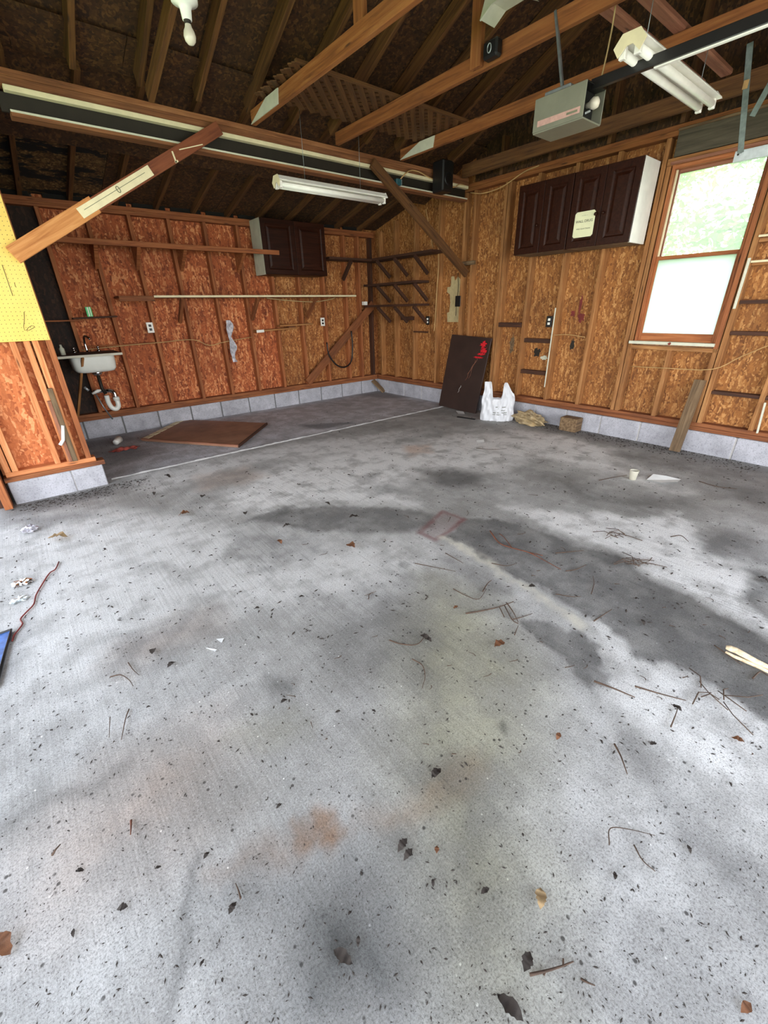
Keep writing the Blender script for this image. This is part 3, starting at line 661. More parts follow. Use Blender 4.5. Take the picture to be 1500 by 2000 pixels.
# short angled web from the header up to the roof
bar('web_brace', (-3.50, -1.87, 2.72), (-3.47, -2.9, 3.07), .04, .085, 'rafter', ce)
bar('collar_tie', (-2.3, -3.2, 3.25), (-2.3, -5.9, 3.25), .036, .09, 'rafter', ce)
bar('king_post', (-2.72, -3.35, 2.78), (-2.72, -3.35, 3.45), .036, .085, 'joist', ce, up=(0, 1, 0)); bar('king_post', (-1.94, -3.55, 2.70), (-1.94, -3.55, 3.5), .036, .085, 'joist', ce, up=(0, 1, 0))
# pale scab pieces at the joist ends
for x in (-2.72, -1.10):
    prism('joist_end', [(x-.021, -1.885, 2.692), (x-.021, -2.36, 2.692), (x-.021, -2.38, 2.775), (x-.021, -2.18, 2.775)], (-.008, 0, 0), 'offwhite', ce)

# ------------------------------------------------------------------ header beam
hb = root('header_beam', (-2.3, YB, 2.45), 'long double wood header over a dark steel channel between garage and bay', 'beam')
bar('header_board', (-5.2, YB+.03, 2.672), (-.005, YB+.03, 2.672), .06, .036, 'beam', hb); bar('header_board', (-5.2, YB+.036, 2.628), (-.005, YB+.036, 2.628), .07, .05, 'beam', hb)
bar('upper_flange', (-4.36, YB-.004, 2.588), (-.04, YB-.004, 2.588), .05, .028, 'cream', hb)
bar('channel_web', (-4.40, YB+.04, 2.53), (-.03, YB+.04, 2.53), .02, .1, 'steel_dark', hb)  # web lies in shadow; that shade is put into its dark colour
bar('lower_flange_edge', (-4.36, YB-.02, 2.479), (-.04, YB-.02, 2.479), .006, .012, 'offwhite', hb)
bar('lower_board', (-4.36, YB+.03, 2.468), (-.04, YB+.03, 2.468), .095, .03, 'beam', hb)

# knee braces
kb = root('knee_brace', (-4.55, YB-.05, 1.7), 'rough reddish knee brace with a pale painted strip, from stub wall to header', 'brace')
A0, A1 = Vector((-4.60, YB-.056, 1.69)), Vector((-3.04, YB-.056, 2.61)); dv = (A1-A0)
bar('timber', A0, A0+dv*.36, .04, .105, 'brace_tan', kb); bar('timber', A0+dv*.36, A1, .038, .085, 'brace_red', kb)
pu = dv.normalized().cross(Vector((0, -1, 0)))
bar('painted_strip', A0+dv*.29-Vector((0, .0215, 0)), A0+dv*.63-Vector((0, .0215, 0)), .004, .064, 'cream', kb)
mwk = basis(dv, Vector((0, -1, 0)).cross(dv.normalized()), A0+dv*.47-Vector((0, .0245, 0)))
lettering('lettering', '0', .06, mwk, 'inkgray', kb)
bar('strip_line', A0+dv*.31-Vector((0, .0236, -.006)), A0+dv*.6-Vector((0, .0236, -.006)), .001, .003, 'inkgray', kb, bev=0)
bar('paint_drip', A0+dv*.745-Vector((0, .0195, -.03)), A0+dv*.755-Vector((0, .0195, .045)), .002, .012, 'cream', kb, up=(1, 0, 0)); bar('paint_drip', A0+dv*.78-Vector((0, .0195, -.015)), A0+dv*.9-Vector((0, .0195, .035)), .002, .006, 'cream', kb)
bar('paint_drip', A0+dv*.75-Vector((0, .0195, .04)), A0+dv*.765-Vector((0, .0195, .04)), .002, .012, 'cream', kb)
kb2 = root('knee_brace', (0, YB-.05, 1.7), 'dark brown knee brace slanting from header down to window wall', 'brace')
bar('timber', (-1.52, YB-.056, 2.61), (-.02, YB-.056, 1.69), .04, .09, 'rafter', kb2)
bar('foot_block', (-.0, YB-.16, 1.81), (-.0, YB+.1, 1.81), .04, .045, 'weathered', kb2)


# ------------------------------------------------------------------ window in the right wall
wi = root('window_1', (.06, -4.45, 1.0), kind='structure')
YL, YRt = -4.105, -4.79
bar('jamb', (.07, YL-.012, .95), (.07, YL-.012, 2.36), .024, .11, 'stud_red', wi, up=(1, 0, 0)); bar('jamb', (.07, YRt+.012, .95), (.07, YRt+.012, 2.36), .024, .11, 'stud_red', wi, up=(1, 0, 0))
bar('head_jamb', (.07, YL-.024, 2.345), (.07, YRt+.024, 2.345), .11, .03, 'stud_red', wi)
bar('casing_edge', (.0, YL+.012, 2.372), (.0, YRt-.012, 2.372), .02, .022, 'reddish', wi)
bar('casing_edge', (-.0, YRt-.014, .93), (-.0, YRt-.014, 2.36), .03, .02, 'stud_red', wi, up=(1, 0, 0))
bar('window_sill', (.03, YL+.03, .962), (.03, YRt-.005, .962), .12, .026, 'offwhite', wi)
splat('paint_smear', -4.44, .962, .02, .012, 'redbrown', wi, x=-.0315, seed=4)
def sash(x, z0, z1, st, rail_b, rail_t, pane, col):
    s_ = root('sash', (x, -4.45, z0)); s_.parent = wi; s_.matrix_parent_inverse = Matrix.Translation(-wi.location)
    a, b = YL-.024, YRt+.024
    ps = [bar('stile', (x, a-st/2, z0), (x, a-st/2, z1), st, .032, col, None, up=(1, 0, 0)), bar('stile', (x, b+st/2, z0), (x, b+st/2, z1), st, .032, col, None, up=(1, 0, 0)),
          bar('rail', (x, a-st, z0+rail_b/2), (x, b+st, z0+rail_b/2), .032, rail_b, col, None), bar('rail', (x, a-st, z1-rail_t/2), (x, b+st, z1-rail_t/2), .032, rail_t, col, None),
          box('pane', (x-.002, b+st, z0+rail_b), (x+.002, a-st, z1-rail_t), pane, None, 0)]
    for o in ps: o.parent = s_; o.matrix_parent_inverse = Matrix.Translation(-(Vector(s_.location)))
    return s_
sash(.095, 1.655, 2.33, .022, .03, .024, 'glass', 'reddish')
sash(.055, .975, 1.69, .022, .07, .03, 'frosted', 'stud_red')
bar('parting_strip', (.062, YL-.03, 1.69), (.062, YL-.03, 2.33), .014, .02, 'cream', wi, up=(1, 0, 0))

# ------------------------------------------------------------------ wall cabinets
def cabinet_door(name, o, X, Zv, N, w, h, parent, knob=None):
    """frame-and-panel door; o lower corner, X along width, Zv up, N outwards"""
    X, Zv, N, o = Vector(X), Vector(Zv), Vector(N), Vector(o); st, b = .055, .012
    def P(x, z, n): return o+X*x+Zv*z+N*n
    V, F = [], []
    def ring(m, n): 
        k = len(V); V.extend([P(m, m, n), P(w-m, m, n), P(w-m, h-m, n), P(m, h-m, n)]); return k
    ks = [ring(0, 0), ring(0, .016), ring(.003, .019), ring(st, .019), ring(st+b, .008), ring(st+b+.012, .008), ring(st+b+.035, .015)]
    for a, c in zip(ks[:-1], ks[1:]):
        for i in range(4): F.append((a+i, a+(i+1) % 4, c+(i+1) % 4, c+i))
    F.append(tuple(ks[-1]+i for i in range(4))); F.append(tuple(ks[0]+i for i in (3, 2, 1, 0)))
    d = mesh(name, V, F, 'cab_dark', parent)
    if knob is not None:
        c_ = P(knob[0], knob[1], .019)
        q = N.to_track_quat('Z', 'Y').to_matrix().to_4x4(); q.translation = c_
        k = lathe('knob', [(.006, 0), (.006, .012), (.013, .016), (.014, .024), (.006, .029)], 'cab_dark', None, 12, q)
        k.parent = d
    return d
def cab_unit(label, y0, y1, knobs, endmat):
    c = root('wall_cabinet', (-.15, (y0+y1)/2, 1.8), label, 'cabinet')
    x0, x1, z0, z1 = -.28, .018, 1.80, 2.41; tk = .016
    box('carcass_side', (x0, y0-tk, z0), (x1, y0, z1), 'cab_dark', c); box('carcass_side', (x0, y1, z0), (x1, y1+tk, z1), endmat, c)
    box('carcass_top', (x0, y1+tk, z1-tk), (x1, y0-tk, z1), 'cab_dark', c); box('carcass_bottom', (x0, y1+tk, z0), (x1, y0-tk, z0+tk), 'weathered', c)
    box('carcass_back', (x1-.008, y1+tk, z0+tk), (x1, y0-tk, z1-tk), 'cab_dark', c)
    w = (y0-y1)/2
    for k in range(2): cabinet_door('cabinet_door', (x0-.001, y0-k*w-.002, z0+.002), (0, -1, 0), (0, 0, 1), (-1, 0, 0), w-.004, z1-z0-.004, c, knobs[k])
    return c
cab_unit('dark brown two-door wall cabinet nearer the room corner, without a sign', -2.80, -3.395, ((.255, .24), None), 'cab_dark')
c2 = cab_unit('dark brown two-door wall cabinet beside the window, with a pale sign and white end panel', -3.40, -4.00, ((.262, .25), (.03, .25)), 'white')
sg = root('sign', (-.30, -3.56, 1.9), 'small pale printed sign on a dark brown cabinet door', 'sign')
XS = -.3005
prism('sign_board', [(XS, y, z) for y, z in ((-3.475, 1.885), (-3.64, 1.885), (-3.655, 1.90), (-3.655, 2.075), (-3.64, 2.09), (-3.475, 2.09), (-3.46, 2.075), (-3.46, 1.90))], (-.002, 0, 0), 'sign', sg)
mws = lambda z: basis((0, -1, 0), (0, 0, 1), (XS-.0027, -3.557, z))
lettering('lettering', 'WALL DRUG', .029, mws(2.012), 'ink', sg); lettering('lettering', 'Wall, South Dakota', .017, mws(1.953), 'inkgray', sg); lettering('lettering', '— ~~ —', .016, mws(2.058), 'inkgray', sg)

ca = root('wall_cabinet', (-1.55, -.15, 1.74), 'dark two-door wall cabinet with cream side above the long shelf', 'cabinet')
y0_, y1_, z0_, z1_ = -.28, .002, 1.74, 2.29
box('carcass_side', (-2.01, y0_, z0_), (-1.994, y1_, z1_+.06), 'offwhite', ca); box('carcass_side', (-1.10, y0_, z0_), (-1.084, y1_, z1_+.03), 'cab_dark', ca)
box('carcass_top', (-1.994, y0_, z1_+.012), (-1.10, y1_, z1_+.028), 'cab_dark', ca); box('carcass_bottom', (-1.994, y0_, z0_), (-1.10, y1_, z0_+.016), 'cab_dark', ca)
box('carcass_back', (-1.994, y1_-.008, z0_+.016), (-1.10, y1_, z1_+.012), 'cab_dark', ca)
for k in range(2): cabinet_door('cabinet_door', (-2.008+k*.463, y0_-.001, z0_+.002), (1, 0, 0), (0, 0, 1), (0, -1, 0), .459, z1_-z0_+.055, ca)

# ------------------------------------------------------------------ shelves on the far wall
def bracket_a(x, ztop, depth, drop, parent, mat='stud_red'):
    pts = [(x-.018, .0, ztop), (x-.018, -depth, ztop), (x-.018, -depth, ztop-.03), (x-.018, -.0, ztop-drop)]
    prism('bracket', pts, (.036, 0, 0), mat, parent)
us = root('wall_shelf', (-3, -.1, 1.98), 'long narrow upper plank shelf on the far wall ending at the cream cabinet side', 'shelf')
bar('shelf_board', (-4.26, -.15, 2.0), (-2.06, -.15, 2.0), .30, .022, 'stud_red', us); bar('front_edge', (-4.26, -.306, 1.985), (-1.80, -.306, 1.985), .02, .05, 'stud_red', us)
for x in (-3.83, -3.43, -2.95, -2.25): bracket_a(x, 1.987, .27, .22, us)
lsf = root('wall_shelf', (-2, -.1, 1.49), 'long lower plank shelf with a white front edge on the far wall', 'shelf')
bar('shelf_board', (-3.75, -.148, 1.49), (-.62, -.148, 1.49), .29, .02, 'plate', lsf); bar('painted_edge', (-3.40, -.296, 1.492), (-.60, -.296, 1.492), .006, .022, 'cream', lsf)
bar('front_edge', (-3.75, -.296, 1.47), (-3.40, -.296, 1.47), .01, .05, 'plate', lsf)
for x in (-3.1, -2.16, -1.3): bar('shelf_strut', (x, -.29, 1.475), (x, -.004, 1.22), .036, .05, 'plate', lsf, up=(0, 1, 1))
ss = root('wall_shelf', (-1.7, -.05, 1.07), 'short crooked ledge of scrap boards below the long shelf, white at one end', 'shelf')
bar('shelf_board', (-2.17, -.06, 1.072), (-1.55, -.06, 1.088), .11, .02, 'stud_tan', ss); bar('shelf_board', (-1.80, -.05, 1.125), (-1.27, -.05, 1.13), .09, .02, 'stud_tan', ss)
bar('white_end', (-2.17, -.118, 1.07), (-2.06, -.118, 1.073), .006, .034, 'white', ss); bar('riser', (-1.66, -.05, 1.098), (-1.56, -.05, 1.1), .07, .03, 'plate', ss)
gs = root('wall_shelf', (-3.95, -.05, 1.29), 'little dark ledge above the sink carrying a green carton', 'shelf')
bar('shelf_board', (-4.20, -.06, 1.29), (-3.78, -.06, 1.30), .11, .016, 'darkwood', gs); bar('front_edge', (-4.5, -.11, 1.272), (-4.10, -.11, 1.272), .008, .014, 'stud_red', gs)
gb = root('carton', (-4.03, -.07, 1.306), 'small bright green carton standing on the little ledge above the sink', 'carton')
box('carton_body', (-4.062, -.095, 1.304), (-4.008, -.055, 1.40), 'green', gb); box('carton_stripe', (-4.045, -.0965, 1.306), (-4.036, -.0952, 1.399), 'white', gb, 0); box('carton_stripe', (-4.024, -.0965, 1.306), (-4.018, -.0952, 1.399), 'white', gb, 0)
cs = root('wall_shelf', (-.5, -.1, 1.97), 'short dark ledge on the far wall to the right of the cabinet', 'shelf')
bar('shelf_board', (-1.0, -.13, 1.97), (-.02, -.13, 1.97), .24, .03, 'darkwood', cs)
bar('shelf_strut', (-.62, -.24, 1.955), (-.62, -.004, 1.72), .036, .05, 'darkwood', cs, up=(0, 1, 1))
db = tag(bar('diagonal_brace', (-1.40, -.012, .30), (-.06, -.012, 1.38), .02, .12, 'plate', None), 'brown diagonal board nailed across the far wall studs, from sill to corner', 'board')

# corner shelves on the window wall
def corner_shelf(z, y1, label, mat, back=-.02):
    s_ = root('corner_shelf', (-.12, -.6, z), label, 'shelf')
    bar('shelf_board', (-.125, back, z), (-.125, y1, z), .25, .03, mat, s_)
    for y in (-.34, -.74, -1.16):
        if y > y1: bar('shelf_strut', (-.235, y, z-.018), (.012, y-.02, z-.235), .03, .045, mat, s_, up=(1, 0, 1))
    return s_
corner_shelf(1.975, -1.50, 'topmost of the three corner shelves on the window wall', 'darkwood')
s2 = corner_shelf(1.64, -1.22, 'middle corner shelf on the window wall, dark with row of holes', 'darkwood')
corner_shelf(1.35, -1.24, 'lowest of the three corner shelves, just above the outlet', 'darkwood')
tag(box('white_card', (-.30, -.09, 1.367), (-.235, -.03, 1.418), 'white'), 'small white card at the corner end of the lowest corner shelf', 'card')
tag(bar('peg_ledge', (-.02, -.66, 1.17), (-.02, -.93, 1.17), .035, .05, 'darkwood'), 'short dark ledge under the corner shelves, left of the outlet', 'ledge')
tag(bar('nailed_strip', (.0, -.92, .985), (.0, -1.22, .985), .03, .018, 'darkwood'), 'dark horizontal strip nailed below the outlet of the corner shelves', 'strip')

# ------------------------------------------------------------------ outlets, switch
def outlet(p, N, X, label, plate, hole, lit=False):
    o = root('outlet', p, label, 'outlet'); N, X, p = Vector(N), Vector(X), Vector(p)
    bar('cover_plate', p-Vector((0, 0, .057)), p+Vector((0, 0, .057)), .072, .008, plate, o, up=N)
    for s_ in (-1, 1):
        bar('receptacle', p+N*.005+Vector((0, 0, s_*.021-.013)), p+N*.005+Vector((0, 0, s_*.021+.013)), .03, .006, hole, o, up=N)
    return o
outlet((-3.45, -.004, 1.17), (0, -1, 0), (1, 0, 0), 'white outlet with black sockets on the far wall near the sink', 'white', 'black')
outlet((-1.04, -.004, 1.15), (0, -1, 0), (1, 0, 0), 'white outlet with black sockets on the far wall below the cabinet', 'white', 'black')
outlet((.012, -3.15, 1.14), (-1, 0, 0), (0, 1, 0), 'black outlet with white sockets between studs below the wall cabinets', 'black', 'white')
outlet((.012, -1.20, 1.14), (-1, 0, 0), (0, 1, 0), 'black outlet with white sockets beneath the lowest corner shelf', 'black', 'white')
sb = root('junction_box', (.02, -1.76, 1.38), 'black electrical box at the edge of the pale wall patch', 'electrical box')
box('box_body', (.02, -1.80, 1.32), (.06, -1.72, 1.44), 'black', sb, .004); box('box_cover', (.012, -1.805, 1.315), (.02, -1.715, 1.445), 'black', sb, .003)
tag(tube('cable', curve([(.02, -1.36, 2.05), (.0, -1.40, 1.8), (-.0, -1.38, 1.55), (.0, -1.37, 1.3), (0, -1.36, 1.12), (0, -1.345, 1.0)]), .006, 'cord_tan'), 'tan cable hanging down the wall beside the corner shelves', 'cable')
tag(tube('cable', curve([(.03, -1.1, 2.5), (.06, -1.14, 2.3), (.09, -1.19, 2.05)]), .005, 'cord_tan'), 'thin tan cable high on the wall above the corner shelves', 'cable')
tag(tube('cable', curve([(.10, -1.66, 1.72), (.10, -1.68, 1.55), (.10, -1.665, 1.4), (.10, -1.66, 1.2)]), .003, 'steel_dark'), 'thin dark wire crossing the pale wall patch', 'cable')
tag(tube('cable', curve([(-4.2, -.004, .97), (-3.8, -.006, .99), (-3.4, -.006, 1.0), (-2.99, -.006, 1.01), (-2.8, -.006, .93), (-2.585, -.006, .96), (-2.2, -.006, 1.0)]), .005, 'cord_tan'), 'tan cable strung across the far wall studs', 'cable')
tag(tube('cable', curve([(.01, -3.225, 1.0), (.008, -3.4, 1.01), (.01, -3.6, .99)]), .004, 'cord_tan'), 'short tan cable between studs below the wall cabinets', 'cable')
tag(tube('cable', curve([(.09, -4.06, .72), (.012, -4.44, .74), (.012, -4.82, .76), (.05, -5.0, .88), (.02, -5.26, 1.02), (.02, -5.6, 1.05)]), .004, 'cord_tan'), 'tan cable running beneath the window sill', 'cable')
tag(tube('cable', curve([(.01, -1.88, 2.545), (-.02, -2.1, 2.50), (.0, -2.35, 2.52), (.0, -2.62, 2.60), (-.0, -2.8, 2.62)]), .006, 'cord_tan'), 'tan cable sagging below the top plate near the header end', 'cable')
hs = tag(tube('hose', curve([(-1.02, -.045, .86), (-1.0, -.05, .68), (-.88, -.06, .52), (-.72, -.06, .47), (-.58, -.05, .55), (-.54, -.05, .78), (-.55, -.05, 1.0)], 40), .012, 'black'), 'black hose hanging in a loop on the far wall by the corner', 'hose')
tag(tube('cable', curve([(-2.0, -.2, 1.47), (-1.7, -.22, 1.44), (-1.3, -.22, 1.42), (-1.0, -.2, 1.45), (-.9, -.18, 1.475)]), .006, 'rope'), 'cable sagging under the long white-edged shelf', 'cable')
# clear plastic strip stuck on a stud
pv, pf = [], []
for i in range(14):
    z = 1.22-i*.04; w_ = .02+.03*math.sin(i*.5+.5)**2
    for k, u in enumerate((-1, -.3, .4, 1)): pv.append((-2.50+.0*i+u*w_+.012*math.sin(i), -.012-.018*abs(math.sin(i*1.3+k)), z))
for i in range(13):
    for k in range(3): pf.append((i*4+k, i*4+k+1, i*4+k+5, i*4+k+4))
tag(mesh('plastic_sheet', pv, pf, 'plastic_clear', None, True), 'crinkled clear plastic strip hanging on the far wall under the shelf', 'plastic')

# ------------------------------------------------------------------ sink in the bay corner
sk = root('sink', (-4.2, -.3, .9), 'old white sink with dark counter, faucet and bare trap in the dark bay end', 'sink')
box('counter', (-4.75, -.50, .935), (-3.90, -.03, .953), 'darkwood', sk, .003); box('counter_edge', (-4.75, -.508, .930), (-3.895, -.50, .953), 'cuppaper', sk, .001)
bv_, bf_ = [], []
for rx_, ry_, z_ in ((.205, .18, .93), (.203, .178, .86), (.196, .17, .80), (.175, .15, .772), (.12, .10, .762), (.03, .03, .76)):
    for k in range(32):
        a = 2*math.pi*k/32; c_, s_ = math.cos(a), math.sin(a); e_ = .42
        bv_.append((-4.16+rx_*math.copysign(abs(c_)**e_, c_), -.27+ry_*math.copysign(abs(s_)**e_, s_), z_))
for j in range(5):
    for k in range(32): bf_.append((j*32+k, (j+1)*32+k, (j+1)*32+(k+1) % 32, j*32+(k+1) % 32))
bf_.append(tuple(range(160, 192)))
mesh('basin', bv_, bf_, 'porcelain', sk, True)
lathe('drain_flange', [(.02, 0), (.03, .0), (.05, .02), (.055, .045)], 'chrome', sk, 16, Matrix.Translation((-4.15, -.27, .72)))
tube('tailpiece', [(-4.15, -.27, .73), (-4.15, -.27, .58), (-4.13, -.27, .52)], .018, 'steel_dark', sk, 10)
tube('trap_bend', curve([(-4.13, -.27, .50), (-4.13, -.27, .42), (-4.11, -.27, .36), (-4.07, -.27, .345), (-4.04, -.26, .38), (-4.04, -.25, .46)]), .026, 'porcelain', sk, 12)
lathe('trap_nut', [(.032, 0), (.034, .03), (.03, .04)], 'porcelain', sk, 12, Matrix.Translation((-4.04, -.25, .43)))
tube('trap_arm', curve([(-4.04, -.25, .47), (-4.05, -.24, .53), (-4.12, -.2, .545), (-4.22, -.12, .53)]), .022, 'chrome', sk, 10)
tube('valve_handle', [(-4.26, -.3, .54), (-4.20, -.31, .565), (-4.17, -.31, .57)], [.012, .018, .01], 'white', sk, 8)
tube('supply_pipe', [(-4.22, -.2, .52), (-4.18, -.2, .36), (-4.13, -.2, .22)], .008, 'galv', sk, 8); tube('supply_pipe', [(-4.30, -.16, .60), (-4.27, -.17, .56)], .014, 'galv_light', sk, 8)
bar('sink_leg', (-4.26, -.49, .93), plane_at(152, 812, 1, -.02), .03, .022, 'stud_tan', sk, up=(1, 0, 0))
tube('faucet', curve([(-4.16, -.08, .955), (-4.16, -.08, 1.06), (-4.15, -.14, 1.115), (-4.13, -.20, 1.105), (-4.12, -.22, 1.085)]), .011, 'chrome', sk, 10)
lathe('tap', [(.022, 0), (.022, .01), (.01, .02), (.012, .04), (.02, .045), (.008, .055)], 'chrome', sk, 12, Matrix.Translation((-4.28, -.08, .953)))
lathe('tap', [(.022, 0), (.022, .01), (.01, .02), (.012, .04), (.02, .045), (.008, .055)], 'chrome', sk, 12, Matrix.Translation((-4.05, -.08, .953)))
lathe('soap_bottle', [(.022, 0), (.024, .06), (.012, .075), (.01, .1)], 'offwhite', sk, 12, Matrix.Translation((-4.40, -.3, .953)))

# ------------------------------------------------------------------ pegboard on the stub wall
pb = root('pegboard', (-4.8, YB-.03, 1.16), 'yellow pegboard with handwritten pencil marks on the stub wall', 'pegboard')
YP = YB-.008
box('board', (-5.14, YP-.006, 1.163), (-4.553, YP, 2.30), 'pegboard', pb, .001)
hv, hf = [], []
for iz in range(44):
    for ix in range(23):
        cx_, cz_ = -5.125+ix*.0254, 1.175+iz*.0254; k = len(hv)
        for q in range(6): hv.append((cx_+.0026*math.cos(q*1.047), YP-.0066, cz_+.0026*math.sin(q*1.047)))
        hf.append(tuple(range(k, k+6)))
hl = mesh('peg_holes', hv, hf, 'weathered', pb); hl['kind'] = 'stuff'
def on_peg(px, py): return plane_at(px, py, 1, YP-.0075)
tube('pencil_mark', [on_peg(*q) for q in ((4, 517), (12, 540), (18, 558), (25, 578))], .0016, 'ink', pb, 4)
tube('pencil_mark', [on_peg(*q) for q in ((47, 609), (47.5, 625), (46, 638), (48, 645), (57, 645), (66, 640), (67, 637), (62, 636), (55, 640), (52, 645))], .0014, 'ink', pb, 4)
tube('pencil_mark', [on_peg(*q) for q in ((28, 552), (30, 560))], .0012, 'ink', pb, 4)

# ------------------------------------------------------------------ ceiling fittings
def shop_light(label, x0, x1, y, z, wide, endmat, hang):
    s_ = root('shop_light', ((x0+x1)/2, y, z), label, 'lamp')
    h = .05
    prism('housing', [(x0, y-wide*.28, z+h), (x0, y+wide*.28, z+h), (x0, y+wide*.5, z+.018), (x0, y+wide*.5, z+.012), (x0, y-wide*.5, z+.012), (x0, y-wide*.5, z+.018)], (x1-x0, 0, 0), 'white', s_)
    for sgn in (-1, 1):
        tube('lamp_tube', [(x0+.03, y+sgn*wide*.24, z-.012), (x1-.03, y+sgn*wide*.24, z-.012)], .019, 'white', s_, 12)
        for xx in (x0+.02, x1-.02): box('lamp_holder', (xx-.012, y+sgn*wide*.24-.016, z-.036), (xx+.012, y+sgn*wide*.24+.016, z+.012), 'white', s_, .003)
    prism('end_cap', [(x0-.004, y-wide*.52, z+.01), (x0-.004, y-wide*.28, z+h+.004), (x0-.004, y+wide*.28, z+h+.004), (x0-.004, y+wide*.52, z+.01), (x0-.004, y+wide*.34, z-.03), (x0-.004, y+wide*.1, z+.004), (x0-.004, y-wide*.1, z+.004), (x0-.004, y-wide*.34, z-.03)], (.006, 0, 0), endmat, s_)
    prism('end_cap', [(x1-.002, y-wide*.52, z+.01), (x1-.002, y-wide*.28, z+h+.004), (x1-.002, y+wide*.28, z+h+.004), (x1-.002, y+wide*.52, z+.01)], (.006, 0, 0), 'white', s_)
    for xx in hang: tube('hanger_wire', [(xx, y, z+h), (xx, y, hang[xx])], .002, 'galv', s_, 5)
    return s_
shop_light('white double-tube shop light hanging in the bay beyond the header', -2.68, -1.52, -2.10+.02, 2.28, .13, 'cream', {-2.4: 2.9, -1.8: 2.9})
shop_light('white double-tube shop light beside the garage door opener rail', -2.04, -.92, -4.60, 2.44, .15, 'cream', {-1.885: 2.72, -1.1: 2.7})
f3 = root('shop_light', (-1.7, -3.8, 2.8), 'greenish white shop light end seen above the joists, at the top edge', 'lamp')
prism('end_cap', [(-2.06, -3.66, 2.850), (-2.06, -3.70, 2.950), (-2.06, -3.80, 2.980), (-2.06, -3.92, 2.950), (-2.06, -3.96, 2.850), (-2.06, -3.84, 2.895), (-2.06, -3.74, 2.890)], (.012, 0, 0), 'offwhite', f3)
prism('reflector', [(-2.05, -3.66, 2.855), (-2.05, -3.74, 2.900), (-2.05, -3.88, 2.900), (-2.05, -3.97, 2.855), (-2.05, -3.88, 2.920), (-2.05, -3.74, 2.920)], (.13, 0, 0), 'offwhite', f3)
lathe('knockout', [(.02, 0), (.021, .003), (.02, .004)], 'steel_dark', f3, 14, basis((0, -1, 0), (0, 0, 1), (-2.06, -3.82, 2.935)))

bl = root('bulb_socket', (-3.74, -3.42, 2.4), 'bare bulb in a white porcelain socket under a blue box', 'lamp')
BX, BY, BZ = -3.768, -3.462, 2.395
lathe('bulb', [(.001, 0), (.012, .003), (.022, .013), (.026, .028), (.023, .044), (.016, .056), (.013, .066), (.013, .07)], 'glassbulb', bl, 18, Matrix.Translation((BX, BY, BZ)))
lathe('screw_collar', [(.014, .0), (.015, .012), (.018, .02)], 'steel_dark', bl, 16, Matrix.Translation((BX, BY, BZ+.067)))
lathe('porcelain_base', [(.02, 0), (.024, .035), (.03, .045), (.055, .055), (.057, .072), (.05, .082), (.03, .085)], 'porcelain', bl, 22, Matrix.Translation((BX, BY, BZ+.08)))
box('ceiling_box', (BX-.042, BY-.042, BZ+.165), (BX+.042, BY+.042, BZ+.235), 'bluebox', bl, .008); bar('hanger', (BX, BY, BZ+.235), (BX, BY, 3.4), .03, .04, 'rafter', bl, up=(1, 0, 0))

# garage door opener
op = root('garage_door_opener', (-1.87, -4.2, 2.25), 'gray garage door opener hanging by a rod, open black lamp end', 'opener')
ox0, ox1, oy0, oy1, oz0, oz1 = -1.975, -1.765, -4.365, -4.05, 2.25, 2.405
box('housing_side', (ox0, oy0, oz0), (ox0+.006, oy1, oz1), 'opener', op, .002); box('housing_side', (ox1-.006, oy0, oz0), (ox1, oy1, oz1), 'opener', op, .002)
box('housing_bottom', (ox0+.006, oy0+.0, oz0-.006), (ox1-.006, oy1, oz0+.002), 'opener', op, .002); box('housing_top', (ox0+.006, oy0, oz1-.006), (ox1-.006, oy1, oz1), 'blackmetal', op, .002)
box('lamp_bay', (ox0+.006, oy0+.06, oz0+.002), (ox1-.006, oy1-.006, oz1-.006), 'black', op, .002)
box('label_strip', (ox0-.0012, oy0+.02, oz0+.022), (ox0-.0002, oy1-.03, oz0+.05), 'pinklabel', op, 0); box('label_print', (ox0-.002, oy0+.035, oz0+.03), (ox0-.0014, oy0+.10, oz0+.04), 'inkgray', op, 0)
mwb = basis((1, 0, 0), (0, 0, 1), (-1.845, oy0+.06, 2.335))
lathe('bulb', [(.014, 0), (.014, .015), (.024, .03), (.03, .045), (.024, .065), (.008, .074)], 'glassbulb', op, 18, mwb)
bar('lever', (-1.90, oy0+.03, 2.285), (-1.85, oy0+.03, 2.305), .006, .01, 'galv_light', op)
bar('hanger_rod', (-1.945, -4.20, 2.42), (-1.915, -4.08, 2.78), .014, .02, 'galv', op, up=(1, 0, 0)); box('hanger_foot', (-1.965, -4.26, 2.405), (-1.925, -4.10, 2.425), 'galv', op, .004)
bar('opener_rail', (-1.88, -7.2, 2.40), (-1.88, -4.34, 2.405), .03, .045, 'blackmetal', op); bar('rail_glint', (-1.868, -7.2, 2.38), (-1.868, -4.66, 2.382), .022, .012, 'white', op)  # black stands for the shaded underside, white strip for its reflecting edge
tag(tube('pull_cord', curve([(-1.83, -4.36, 2.43), (-1.84, -4.38, 2.55), (-1.83, -4.38, 2.7), (-1.84, -4.37, 2.95)]), .004, 'rope'), 'tan pull cord dangling by the garage door opener', 'cord')
tag(tube('cable', curve([(-1.75, -4.2, 2.41), (-1.6, -4.2, 2.50), (-1.35, -4.2, 2.62), (-1.15, -4.2, 2.69)]), .003, 'steel_dark'), 'thin dark wire rising from the opener to the joists', 'cable')
